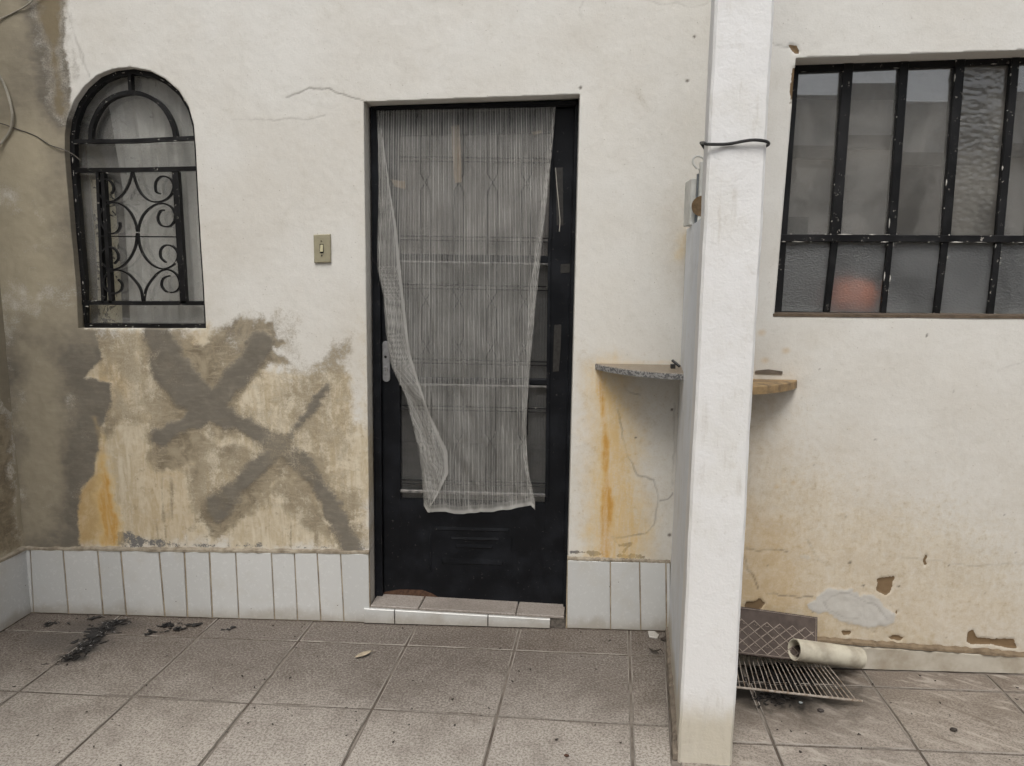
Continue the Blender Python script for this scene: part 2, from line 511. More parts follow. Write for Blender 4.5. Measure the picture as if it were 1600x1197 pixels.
# ------------------------------------------------------------------ the setting: floor
def floor_tile_mat(name, ca, cb, dirtc, film=None, soot=None, vein=False):
    m = new_mat(name); N = NT(m)
    pos = N.pos()
    oi = N.n('ShaderNodeObjectInfo')
    rnd = oi.outputs['Random']
    n1 = N.noise(pos, 120, 3, 0.75); n2 = N.noise(pos, 11, 6, 0.65, 0.4); n3 = N.noise(pos, 2.2, 5, 0.6)
    sp = N.voro(pos, 110)
    c = N.mix(N.ramp(n1, 0.36, 0.58), ca, cb)
    c = N.mix(N.math('MULTIPLY', N.ramp(sp, 0.22, 0.10), 0.55), c, tuple(x * 0.45 for x in ca))
    c = N.mix(N.math('MULTIPLY', N.ramp(n2, 0.46, 0.74), 0.35), c, dirtc)
    c = N.mix(N.math('MULTIPLY', N.ramp(n3, 0.45, 0.70), 0.30), c, tuple(x * 0.8 for x in dirtc))
    if film:                                             # brown film, denser towards the back wall, with an uneven edge
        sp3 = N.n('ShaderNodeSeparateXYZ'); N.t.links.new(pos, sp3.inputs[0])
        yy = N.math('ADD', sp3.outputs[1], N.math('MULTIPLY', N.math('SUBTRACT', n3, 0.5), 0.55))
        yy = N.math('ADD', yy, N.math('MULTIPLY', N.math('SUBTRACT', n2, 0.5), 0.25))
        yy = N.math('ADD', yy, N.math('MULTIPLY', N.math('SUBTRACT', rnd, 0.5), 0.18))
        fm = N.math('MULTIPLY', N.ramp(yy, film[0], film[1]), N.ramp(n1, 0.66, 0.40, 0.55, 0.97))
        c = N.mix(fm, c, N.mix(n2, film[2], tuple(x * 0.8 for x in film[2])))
    if vein:                                             # clouded, veined stone pattern of the tile
        vv = N.n('ShaderNodeVectorRotate', rotation_type='Z_AXIS'); N.t.links.new(pos, vv.inputs['Vector']); vv.inputs['Angle'].default_value = 0.6
        vn = N.noise(N.scale(vv.outputs[0], (4, 15, 1)), 1.0, 5, 0.66, 1.4)
        c = N.mix(N.math('MULTIPLY', N.ramp(vn, 0.50, 0.68), 0.62), c, (0.47, 0.425, 0.37))
        c = N.mix(N.math('MULTIPLY', N.ramp(vn, 0.46, 0.30), 0.60), c, (0.150, 0.122, 0.096))
    br = N.n('ShaderNodeBrightContrast')
    N.put(br.inputs['Color'], c); N.put(br.inputs['Bright'], N.math('MULTIPLY', N.math('SUBTRACT', rnd, 0.5), 0.035))
    c = br.outputs[0]
    for (sx, sy, rx, ry, k, col) in (soot or []):
        sep = N.n('ShaderNodeSeparateXYZ'); N.t.links.new(pos, sep.inputs[0])
        dx = N.math('DIVIDE', N.math('SUBTRACT', sep.outputs[0], sx), rx)
        dy = N.math('DIVIDE', N.math('SUBTRACT', sep.outputs[1], sy), ry)
        d = N.math('SQRT', N.math('ADD', N.math('MULTIPLY', dx, dx), N.math('MULTIPLY', dy, dy)))
        d = N.math('ADD', d, N.math('MULTIPLY', N.math('SUBTRACT', n2, 0.5), 1.3))
        c = N.mix(N.math('MULTIPLY', N.ramp(d, 1.1, 0.45), k), c, col)
    nrm = N.bump(N.math('ADD', n1, N.math('MULTIPLY', sp, 0.6)), 0.25, 0.002)
    N.out(N.bsdf(c, N.ramp(n2, 0.3, 0.8, 0.42, 0.62), nrm, spec=0.4))
    return m
SOOT_L = [(-1.904, 2.855)][0]
SOOT_L2 = [(-1.852, 3.000)][0]
SOOT_R = [(0.954, 2.699)][0]
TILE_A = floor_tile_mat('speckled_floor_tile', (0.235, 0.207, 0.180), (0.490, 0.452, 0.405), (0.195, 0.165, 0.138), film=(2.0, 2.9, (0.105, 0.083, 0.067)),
                        soot=[(*p_, 0.075, 0.05, 0.9, (0.022, 0.020, 0.019)) for p_ in [(-1.837, 2.715), (-1.834, 2.786), (-1.835, 2.854), (-1.842, 2.926), (-1.833, 3.007)]] + [(SOOT_L[0], SOOT_L[1], 0.24, 0.14, 0.5, (0.07, 0.062, 0.055)), (SOOT_L2[0], SOOT_L2[1], 0.22, 0.06, 0.5, (0.06, 0.052, 0.045))])
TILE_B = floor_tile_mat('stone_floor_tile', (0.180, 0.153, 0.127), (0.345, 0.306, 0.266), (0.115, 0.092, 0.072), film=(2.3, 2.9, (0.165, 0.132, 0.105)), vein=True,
                        soot=[(0.88, 2.64, 0.55, 0.28, 0.55, (0.075, 0.060, 0.046)), (SOOT_R[0] - 0.04, SOOT_R[1] - 0.005, 0.34, 0.23, 0.97, (0.010, 0.009, 0.008))])
GROUT = simple_mat('floor_grout', (0.085, 0.066, 0.052), 0.95, 0.4, 5, col2=(0.27, 0.24, 0.205))

g = MB(); g.box(-9, 9, -9, 8, -0.30, -0.005)
floor = g.build('floor', GROUT)
tag(floor, kind='structure')
LW = lambda y: -2.262 - 0.06 * (3.09 - y)              # left side wall face
P_BACK, P_FRONT = (0.579, 3.10), (0.462, 2.19)         # left face of the low partition on the floor
AX = {1: (-1.416, 2.901), 2: (-0.987, 2.900), 3: (-0.533, 2.890), 4: (-0.084, 2.876), 5: (0.387, 2.866)}
BX = {0: (-1.884, 2.476), 1: (-1.452, 2.465), 2: (-1.018, 2.449), 3: (-0.572, 2.438), 4: (-0.128, 2.420), 5: (0.340, 2.399)}
AX[0] = (-1.855, 2.909); AX[-1] = (-2.31, 2.917); AX[6] = (0.86, 2.858); BX[-1] = (-2.32, 2.488); BX[6] = (0.80, 2.385)
def corner(i, j):
    if i < -1: a, b = AX[-1], BX[-1]; o = (i + 1) * 0.45
    elif i > 6: a, b = AX[6], BX[6]; o = (i - 6) * 0.45
    else: a, b = AX[i], BX[i]; o = 0
    return (a[0] + (b[0] - a[0]) * j + o, a[1] + (b[1] - a[1]) * j - 0.03 * o)
EDGE = simple_mat('worn_tile_edge', (0.33, 0.30, 0.265), 0.7, 0.4, 5, col2=(0.10, 0.082, 0.066))
def worn_edge(o, n):
    o.data.materials.append(EDGE)
    for k in range(n): o.data.polygons[k].material_index = 1
for j in range(-1, 7):
    for i in range(-3, 6):
        q = [corner(i, j), corner(i + 1, j), corner(i + 1, j + 1), corner(i, j + 1)]
        if area2(q) < 0: q = q[::-1]
        q = inset(q, 0.0048)
        q = clip(q, (3, YW - 0.006), (-3, YW - 0.006))
        if j < 5: q = clip(q, (LW(3.09) + 0.012, 3.09), (LW(0) + 0.012, 0))
        if j < 2:
            q = clip(q, (P_FRONT[0] - 0.02, P_FRONT[1]), (P_BACK[0] - 0.02, P_BACK[1]))
        else:
            q = clip(q, (0.42, 0), (0.47, 2.2))
        if len(q) < 3 or abs(area2(q)) < 0.004: continue
        mb = MB(); mb.prism_xy(q, -0.02, random.uniform(-0.0008, 0.0008), 0.0042, 0.0014)
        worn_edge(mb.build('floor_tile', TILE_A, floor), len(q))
RX = [0.33, 0.80, 1.268, 1.742, 2.21, 2.68]
RY = [2.84, 2.685, 2.308, 1.93, 1.55, 1.17, 0.79, 0.41, 0.03, -0.35]
for j in range(len(RY) - 1):
    for i in range(len(RX) - 1):
        sh = lambda x, y: (x + 0.05 * (y - 2.31), y - 0.012 * (x - 1.2))
        q = [sh(RX[i], RY[j + 1]), sh(RX[i + 1], RY[j + 1]), sh(RX[i + 1], RY[j]), sh(RX[i], RY[j])]
        q = inset(q, 0.0050)
        q = clip(q, (4, YR - 0.035), (-3, YR - 0.035))
        q = clip(q, (0.70, 3.1), (0.58, 2.2)) if RY[j + 1] > 2.3 else clip(q, (0.472, 2.2), (0.425, 0))
        if len(q) < 3 or abs(area2(q)) < 0.003: continue
        mb = MB(); mb.prism_xy(q, -0.02, random.uniform(-0.0008, 0.0008), 0.0036, 0.0014)
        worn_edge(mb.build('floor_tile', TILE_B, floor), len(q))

# ------------------------------------------------------------------ house front
house = empty('house', (-0.3, YW, 0))
tag(house, 'weathered cream plaster house front with a black door, an arched window and a barred window', 'house', kind='thing')

def wall_grid(name, x0, x1, z0, z1, step, holes, masks, disp, yface, depth, parent):
    """a plaster sheet with real openings, reveals and relief; masks(X,Z) -> three (n,4) arrays"""
    nx = int(round((x1 - x0) / step)) + 1; nz = int(round((z1 - z0) / step)) + 1
    xs = np.linspace(x0, x1, nx); zs = np.linspace(z0, z1, nz)
    X, Z = np.meshgrid(xs, zs)
    X = X.ravel(); Z = Z.ravel()
    I = (np.arange(nz - 1)[:, None] * nx + np.arange(nx - 1)[None, :]).ravel()
    F = np.stack([I, I + 1, I + nx + 1, I + nx], 1)
    cx = (X[F[:, 0]] + X[F[:, 1]]) / 2; cz = (Z[F[:, 0]] + Z[F[:, 3]]) / 2
    keep = np.ones(len(F), bool)
    for h in holes: keep &= ~inside(cx, cz, h)
    F = F[keep]
    E = np.concatenate([F[:, [0, 1]], F[:, [1, 2]], F[:, [2, 3]], F[:, [3, 0]]])
    key = np.minimum(E[:, 0], E[:, 1]).astype(np.int64) * (nx * nz) + np.maximum(E[:, 0], E[:, 1])
    u, idx, cnt = np.unique(key, return_index=True, return_counts=True)
    BE = E[idx[cnt == 1]]
    mxm = (X[BE[:, 0]] + X[BE[:, 1]]) / 2; mzm = (Z[BE[:, 0]] + Z[BE[:, 1]]) / 2
    e = step * 0.25
    inn = (mxm > x0 + e) & (mxm < x1 - e) & (mzm > z0 + e) & (mzm < z1 - e)
    BE = BE[inn]
    bv = np.unique(BE)
    X = X.copy(); Z = Z.copy()
    onedge = np.zeros(len(X), bool)
    for h in holes:
        px, pz = X[bv], Z[bv]
        best = np.full(len(bv), 1e9); qx = px.copy(); qz = pz.copy()
        n = len(h)
        for i in range(n):
            a = h[i]; b = h[(i + 1) % n]
            dx, dz = b[0] - a[0], b[1] - a[1]
            t = np.clip(((px - a[0]) * dx + (pz - a[1]) * dz) / (dx * dx + dz * dz + 1e-12), 0, 1)
            ex, ez = a[0] + t * dx, a[1] + t * dz
            d = np.hypot(px - ex, pz - ez)
            mm = d < best
            best = np.where(mm, d, best); qx = np.where(mm, ex, qx); qz = np.where(mm, ez, qz)
        near = best < step * 1.6
        X[bv[near]] = qx[near]; Z[bv[near]] = qz[near]
    A, B, C = masks(X, Z)
    Y = yface - disp(X, Z, A, B, C)
    # reveal ring
    remap = -np.ones(len(X), int)
    used = np.unique(F)
    nv = len(used)
    remap[used] = np.arange(nv)
    ring = -np.ones(len(X), int)
    ring[bv] = nv + np.arange(len(bv))
    verts = np.stack([X[used], Y[used], Z[used]], 1)
    rv = np.stack([X[bv], np.full(len(bv), yface + depth), Z[bv]], 1)
    verts = np.concatenate([verts, rv])
    F2 = remap[F]
    RF = np.stack([remap[BE[:, 1]], remap[BE[:, 0]], ring[BE[:, 0]], ring[BE[:, 1]]], 1)
    faces = np.concatenate([F2, RF])
    me = bpy.data.meshes.new(name)
    me.vertices.add(len(verts)); me.vertices.foreach_set('co', verts.ravel())
    me.loops.add(faces.size); me.loops.foreach_set('vertex_index', faces.ravel().astype(np.int32))
    me.polygons.add(len(faces))
    me.polygons.foreach_set('loop_start', np.arange(0, faces.size, 4, dtype=np.int32))
    sm = np.ones(len(faces), bool); sm[len(F2):] = False
    me.polygons.foreach_set('use_smooth', sm)
    me.update(calc_edges=True)
    for nm, arr in (('layer_a', A), ('layer_b', B), ('layer_c', C)):
        at = me.attributes.new(nm, 'FLOAT_COLOR', 'POINT')
        full = np.concatenate([arr[used], arr[bv]]).astype(np.float32)
        at.data.foreach_set('color', full.ravel())
    me.materials.append(PLASTER)
    me.validate()
    o = bpy.data.objects.new(name, me)
    COL.objects.link(o)
    if parent: attach(o, parent)
    return o

ARCH = [(-1.940, 1.278), (-1.935, 1.473), (-1.938, 1.683), (-1.939, 1.862), (-1.939, 1.989), (-1.934, 2.059), (-1.918, 2.126), (-1.886, 2.193), (-1.839, 2.249), (-1.784, 2.291), (-1.720, 2.315), (-1.649, 2.323), (-1.574, 2.311), (-1.509, 2.279), (-1.455, 2.233), (-1.419, 2.172), (-1.402, 2.103), (-1.399, 2.017), (-1.399, 1.866), (-1.398, 1.636), (-1.395, 1.454), (-1.395, 1.284)]
DOORHOLE = [(-0.714, 2.194), (-0.727, 0.059), (0.137, 0.007), (0.140, 2.226)]
DOORHOLE = [DOORHOLE[0], (DOORHOLE[1][0], -0.2), (DOORHOLE[2][0], -0.2), DOORHOLE[3]]
RWIN = [(0.870, 1.392), (0.886, 2.296), (2.45, 2.352), (2.45, 1.402)]

def mx_(*a):
    r = a[0]
    for b in a[1:]: r = np.maximum(r, b)
    return r
def back_masks(X, Z):
    P = lambda poly, **k: m_poly(X, Z, poly, **k)
    S = lambda pts, **k: m_stroke(X, Z, pts, **k)
    CK = lambda pts, **k: m_crack(X, Z, pts, **k) * 0.72
    # grey mortar dragged over the cracks, and the patched strip in the corner
    cement = mx_(
        S([(-1.601, 1.264, 0.1427), (-1.565, 1.130, 0.1723), (-1.486, 1.022, 0.1832), (-1.399, 0.957, 0.1349), (-1.291, 0.895, 0.0959), (-1.183, 0.842, 0.1009), (-1.110, 0.787, 0.1206), (-1.029, 0.733, 0.1087), (-0.949, 0.638, 0.0801), (-0.896, 0.546, 0.0775), (-0.843, 0.441, 0.0866), (-0.798, 0.323, 0.1049)], seed=1),
        S([(-1.167, 1.223, 0.1017), (-1.225, 1.135, 0.0856), (-1.312, 1.041, 0.1041), (-1.399, 0.949, 0.1173), (-1.514, 0.871, 0.0717), (-1.621, 0.813, 0.0790)], seed=2),
        S([(-0.899, 1.046, 0.0222), (-0.959, 0.957, 0.0392), (-1.033, 0.864, 0.0510), (-1.111, 0.779, 0.0919), (-1.189, 0.690, 0.0787), (-1.285, 0.602, 0.0918), (-1.385, 0.505, 0.1208)], seed=3),
        P([(-2.291, 2.762), (-1.891, 2.761), (-1.900, 2.526), (-1.898, 2.431), (-1.901, 2.334), (-1.903, 2.212), (-1.903, 2.114), (-1.900, 2.014), (-1.904, 1.837), (-1.903, 1.579), (-1.909, 1.281), (-1.866, 1.271), (-1.859, 1.152), (-1.932, 1.069), (-1.811, 1.049), (-1.842, 0.932), (-1.874, 0.791), (-1.912, 0.662), (-1.982, 0.575), (-1.998, 0.473), (-2.017, 0.266), (-2.557, 0.222)], soft=0.012, warp=0.012, sc=12, seed=4))
    light = mx_(P([(-2.354, 2.161), (-2.037, 2.150), (-1.956, 2.014), (-1.964, 1.760), (-1.958, 1.499), (-1.952, 1.300), (-2.116, 1.257), (-2.224, 1.282), (-2.449, 1.252)], soft=0.14, warp=0.05, seed=5) * 0.95,
                P([(-2.291, 2.762), (-2.034, 2.761), (-2.044, 2.430), (-2.049, 2.162), (-2.362, 2.086)], soft=0.10, warp=0.04, seed=6) * 0.6,
                P([(-2.221, 1.255), (-2.033, 1.258), (-2.043, 0.928), (-2.089, 0.587), (-2.128, 0.323), (-2.285, 0.319)], soft=0.06, warp=0.05, seed=7) * 0.62)
    damp = mx_(P([(-2.014, 2.761), (-1.886, 2.761), (-1.898, 2.526), (-1.898, 2.431), (-1.905, 2.310), (-1.908, 2.212), (-1.935, 2.101), (-1.974, 2.150), (-1.999, 2.285), (-2.013, 2.478)], soft=0.05, warp=0.025, seed=8) * 0.9,
               P([(-2.111, 1.311), (-1.937, 1.281), (-1.862, 1.255), (-1.875, 1.152), (-1.939, 1.041), (-1.864, 0.932), (-1.990, 0.760), (-2.060, 0.928), (-2.058, 1.149)], soft=0.08, warp=0.03, seed=9) * 0.0)
    damp_on_cement = damp
    tan = mx_(
        P([(-1.396, 1.262), (-1.326, 1.314), (-1.251, 1.358), (-1.190, 1.332), (-1.147, 1.263), (-1.095, 1.200), (-1.035, 1.138), (-1.172, 1.117), (-1.249, 1.042), (-1.306, 0.986), (-1.374, 1.059), (-1.430, 1.050), (-1.517, 1.158), (-1.487, 1.193), (-1.412, 1.222)], soft=0.022, warp=0.02, seed=10) * 0.86,
        P([(-1.306, 0.997), (-1.208, 1.089), (-1.098, 1.127), (-0.962, 1.129), (-0.859, 1.230), (-0.778, 1.242), (-0.772, 1.178), (-0.826, 1.150), (-0.791, 1.015), (-0.760, 0.803), (-0.736, 0.615), (-0.722, 0.348), (-0.845, 0.345), (-0.968, 0.649), (-1.112, 0.739), (-1.203, 0.813)], soft=0.04, warp=0.03, seed=11) * 0.56,
        P([(-1.656, 0.832), (-1.452, 0.845), (-1.240, 0.793), (-1.168, 0.738), (-1.249, 0.603), (-1.426, 0.426), (-1.496, 0.540), (-1.488, 0.695), (-1.650, 0.663), (-1.672, 0.747)], soft=0.03, warp=0.03, seed=12) * 0.80,
        P([(-1.249, 0.586), (-1.114, 0.683), (-0.996, 0.637), (-0.879, 0.460), (-0.854, 0.344), (-1.012, 0.399), (-1.120, 0.532), (-1.255, 0.450), (-1.390, 0.418), (-1.359, 0.471)], soft=0.03, warp=0.03, seed=13) * 0.70,
        P([(-1.729, 1.271), (-1.557, 1.270), (-1.518, 1.130), (-1.443, 1.003), (-1.448, 0.920), (-1.676, 0.823), (-1.693, 0.990), (-1.696, 1.190)], soft=0.03, warp=0.03, seed=14) * 0.78,
        P([(-1.908, 1.260), (-1.688, 1.271), (-1.682, 1.155), (-1.610, 0.992), (-1.650, 0.796), (-1.784, 0.877), (-1.877, 0.763), (-1.864, 0.932), (-1.805, 1.054), (-1.877, 1.125)], soft=0.03, warp=0.03, seed=15) * 0.62,
        P([(-1.194, 1.372), (-1.072, 1.379), (-0.973, 1.300), (-0.972, 1.167), (-1.041, 1.125), (-1.106, 1.205), (-1.157, 1.284)], soft=0.05, warp=0.02, seed=16) * 0.44,
        P([(-0.963, 1.085), (-0.863, 1.168), (-0.791, 1.007), (-0.758, 0.786), (-0.730, 0.532), (-0.811, 0.502), (-0.904, 0.671), (-0.984, 0.782), (-1.008, 0.865)], soft=0.05, warp=0.03, seed=17) * 0.56)
    tan = mx_(tan, S([(-1.153, 1.244, 0.1692), (-1.231, 1.130, 0.1770), (-1.332, 1.019, 0.1914), (-1.506, 0.872, 0.1492), (-1.627, 0.807, 0.1338)], soft=0.035, warp=0.03, seed=117) * 0.90,
              S([(-1.111, 0.773, 0.1724), (-1.195, 0.678, 0.1809), (-1.291, 0.594, 0.1958), (-1.397, 0.493, 0.2239)], soft=0.035, warp=0.03, seed=118) * 0.92,
              S([(-1.564, 1.157, 0.2671), (-1.470, 1.011, 0.2655), (-1.391, 0.940, 0.2346), (-1.283, 0.887, 0.1627), (-1.111, 0.779, 0.1896), (-0.987, 0.683, 0.1716), (-0.896, 0.546, 0.1436), (-0.814, 0.357, 0.1627)], soft=0.04, warp=0.03, seed=119) * 0.80)
    tan = tan * np.clip(0.90 + 1.3 * fbm(X, Z, 6, 3, 120), 0.45, 1.15)
    strip = fbm(X * 9, Z * 0.8, 6, 3, 21)
    tan = mx_(tan, np.clip(m_blob(X, Z, [(-1.414, 0.487)][0], 0.55, 0.32, 2.0) * np.clip(strip * 3.2, 0, 1), 0, 1) * 0.62,
              np.clip(m_blob(X, Z, [(-0.991, 0.526)][0], 0.30, 0.30, 2.0) * np.clip(strip * 3.4, 0, 1), 0, 1) * 0.65)
    cream = mx_(P([(-1.990, 1.272), (-1.387, 1.281), (-1.189, 1.163), (-0.974, 1.085), (-0.809, 1.169), (-0.717, 0.787), (-0.716, 0.342), (-2.069, 0.307), (-1.990, 0.760), (-1.967, 1.041)], soft=0.06, warp=0.05, seed=18) * 0.86,
                P([(-0.764, 1.409), (-0.699, 1.331), (-0.711, 0.342), (-0.828, 0.339), (-0.763, 0.786)], soft=0.04, warp=0.03, seed=19) * 0.45,
                P([(0.121, 1.290), (0.229, 1.186), (0.548, 1.085), (0.582, 0.308), (0.128, 0.295)], soft=0.20, warp=0.06, seed=20) * 0.42)
    rust = mx_(S([(0.249, 1.133, 0.0373), (0.260, 1.026, 0.0482), (0.281, 0.863, 0.0433), (0.292, 0.697, 0.0384), (0.301, 0.557, 0.0666), (0.295, 0.415, 0.0789), (0.292, 0.334, 0.0739)], soft=0.030, warp=0.010, seed=22) * 0.86,
               S([(0.271, 1.107, 0.1334), (0.313, 0.864, 0.1951), (0.331, 0.642, 0.2317), (0.347, 0.473, 0.2663), (0.336, 0.330, 0.2703)], soft=0.07, warp=0.03, seed=23) * 0.52,
               S([(0.241, 1.149, 0.0266), (0.361, 1.167, 0.0160), (0.544, 1.175, 0.0108)], soft=0.012, warp=0.006, seed=24) * 0.40,
               S([(-1.885, 0.720, 0.0316), (-1.875, 0.635, 0.0635), (-1.879, 0.505, 0.0834), (-1.872, 0.365, 0.0972)], soft=0.030, warp=0.018, seed=25) * 0.80,
               S([(-1.895, 0.889, 0.0251), (-1.869, 0.791, 0.0314)], soft=0.012, warp=0.01, seed=26) * 0.3,
               S([(0.551, 1.606, 0.0267), (0.564, 1.657, 0.0428), (0.582, 1.702, 0.0321)], soft=0.03, warp=0.02, seed=126) * 0.35)
    ochre = mx_(P([(-2.006, 0.560), (-1.941, 0.662), (-1.877, 0.763), (-1.855, 0.592), (-1.851, 0.330), (-2.025, 0.320)], soft=0.025, warp=0.02, seed=27) * 1.0,
                P([(0.218, 1.132), (0.375, 1.148), (0.394, 0.974), (0.433, 0.645), (0.471, 0.362), (0.240, 0.339)], soft=0.07, warp=0.03, seed=28) * 0.42,
                P([(-1.903, 1.151), (-1.831, 1.193), (-1.745, 1.044), (-1.784, 0.877), (-1.866, 0.904)], soft=0.03, warp=0.03, seed=29) * 0.35,
                P([(-1.565, 1.276), (-1.396, 1.273), (-1.416, 1.200), (-1.484, 1.158), (-1.538, 1.168)], soft=0.02, warp=0.02, seed=30) * 0.15,
                P([(-1.708, 0.766), (-1.515, 0.714), (-1.507, 0.339), (-1.822, 0.331)], soft=0.08, warp=0.05, seed=31) * 0.25)
    grey = mx_(P([(-1.872, 0.365), (-1.817, 0.401), (-1.747, 0.386), (-1.692, 0.358), (-1.535, 0.350), (-1.422, 0.341), (-1.423, 0.321), (-1.875, 0.315)], soft=0.02, warp=0.014, seed=32, sc=30) * 0.60,
               S([(-1.508, 0.333, 0.0155), (-1.280, 0.336, 0.0121), (-1.025, 0.337, 0.0178), (-0.744, 0.339, 0.0087)], soft=0.010, warp=0.012, seed=33) * 0.50,
               S([(0.152, 0.348, 0.0141), (0.253, 0.342, 0.0227), (0.349, 0.336, 0.0199), (0.467, 0.333, 0.0171)], soft=0.006, warp=0.010, seed=34) * 0.68,
               S([(0.356, 0.379, 0.0170), (0.402, 0.389, 0.0227), (0.376, 0.354, 0.0199)], soft=0.006, warp=0.008, seed=35) * 0.8)
    dirt = np.clip((1.9 - Z) / 1.9, 0, 1) * 0.26 + np.clip(fbm(X, Z, 2.2, 4, 36) * 1.2, 0, 0.3) * 0.6
    dirt = np.clip(dirt + m_blob(X, Z, [(0.587, 1.657)][0], 0.16, 0.30, 1.0) * 0.6 + m_blob(X, Z, [(-0.788, 1.169)][0], 0.12, 0.4, 1.0) * 0.25
                   + P([(-0.734, 2.216), (-0.679, 2.192), (-0.675, 1.171), (-0.693, 0.066), (-0.733, 0.064)], soft=0.03, warp=0.02, seed=37) * 0.12, 0, 1)
    crack = mx_(
        CK([(-1.021, 2.215), (-0.970, 2.227), (-0.930, 2.249), (-0.908, 2.245), (-0.882, 2.235), (-0.854, 2.245), (-0.816, 2.230), (-0.773, 2.216), (-0.745, 2.204), (-0.697, 2.190)], seed=41),
        CK([(-1.253, 2.124), (-1.149, 2.129), (-1.071, 2.120), (-1.006, 2.132), (-0.942, 2.128), (-0.869, 2.143)], w=0.0022, depth=0.45, seed=42),
        CK([(0.117, 1.468), (0.124, 1.499), (0.141, 1.550)], w=0.002, depth=0.3, seed=43),
        CK([(0.348, 1.081), (0.360, 1.060), (0.392, 1.044), (0.416, 1.039)], depth=0.7, seed=44),
        CK([(0.328, 0.973), (0.350, 0.864), (0.386, 0.755), (0.423, 0.695), (0.459, 0.684), (0.491, 0.668), (0.510, 0.618), (0.516, 0.591), (0.505, 0.534), (0.499, 0.477), (0.473, 0.442), (0.401, 0.423), (0.347, 0.411)], depth=0.75, seed=45),
        CK([(0.516, 0.585), (0.548, 0.591), (0.569, 0.620)], w=0.004, depth=0.9, seed=46),
        CK([(0.557, 1.004), (0.566, 0.869), (0.570, 0.648)], w=0.003, depth=0.5, seed=47),
        CK([(0.347, 0.411), (0.325, 0.421), (0.339, 0.393)], depth=0.5, seed=48),
        CK([(0.141, 2.571), (0.132, 2.537), (0.142, 2.507)], w=0.002, depth=0.4, seed=49),
        CK([(0.373, 2.571), (0.447, 2.553), (0.507, 2.562), (0.569, 2.543), (0.617, 2.557)], w=0.002, depth=0.4, seed=50),
        CK([(-1.862, 2.431), (-1.835, 2.371), (-1.824, 2.315), (-1.815, 2.291)], w=0.002, depth=0.5, seed=51),
        CK([(-1.887, 2.526), (-1.873, 2.478), (-1.853, 2.407), (-1.843, 2.334)], w=0.002, depth=0.5, seed=52))
    for cpt, r in (([(0.555, 2.277)][0], 0.008), ([(0.574, 2.439)][0], 0.007), ([(0.141, 2.250)][0], 0.008), ([(0.407, 0.855)][0], 0.006), ([(0.566, 0.433)][0], 0.010), ([(0.553, 0.977)][0], 0.008)):
        crack = mx_(crack, np.clip((1 - np.hypot(X - cpt[0], Z - cpt[1]) / r) * 2, 0, 1))
    white = mx_(P([(-1.881, 2.761), (-1.850, 2.761), (-1.840, 2.573), (-1.853, 2.478), (-1.836, 2.358), (-1.819, 2.305), (-1.866, 2.249), (-1.902, 2.188), (-1.905, 2.286), (-1.898, 2.431)], soft=0.03, warp=0.014, sc=30, seed=53) * 0.50,
                S([(-0.668, 2.240, 0.0083), (-0.712, 1.331, 0.0135), (-0.714, 0.787, 0.0194), (-0.716, 0.213, 0.0205)], soft=0.006, warp=0.004, seed=54) * 0.0)
    peel = P([(-1.938, 2.163), (-1.896, 2.261), (-1.877, 2.237), (-1.906, 2.138), (-1.931, 2.089)], soft=0.01, warp=0.01, seed=55) * 0.0
    z0 = np.zeros_like(X)
    light = np.clip(light - damp, 0, 1)
    cement = cement * np.clip(0.86 + 1.0 * fbm(X, Z, 7, 4, 57), 0.40, 1.0)
    cement = np.where(damp > 0.3, np.minimum(cement, 1 - damp * 0.8), cement)
    return (np.stack([cement, tan, cream, rust], 1), np.stack([damp, grey, crack, np.clip(dirt, 0, 1)], 1), np.stack([peel, white, ochre, light], 1))
def wall_disp(X, Z, A, B, C):
    sm = lambda v, a, b: np.clip((v - a) / (b - a), 0, 1) ** 2 * (3 - 2 * np.clip((v - a) / (b - a), 0, 1))
    d = 0.006 * fbm(X, Z, 2.5, 3, 61) + 0.0016 * fbm(X, Z, 28, 3, 62)
    d = d + 0.0038 * sm(A[:, 0], 0.3, 0.7) * (0.7 + fbm(X, Z, 18, 3, 63)) - 0.0014 * sm(A[:, 1], 0.3, 0.8)
    d = d - 0.0012 * B[:, 2] - 0.005 * sm(C[:, 0], 0.35, 0.65) + 0.003 * sm(C[:, 1], 0.35, 0.6) * (0.8 + 1.5 * fbm(X, Z, 25, 3, 64))
    return d
bw = wall_grid('facade_wall', -2.30, 0.72, 0.0, CEIL, 0.005, [ARCH, DOORHOLE], back_masks, wall_disp, YW, 0.15, house)

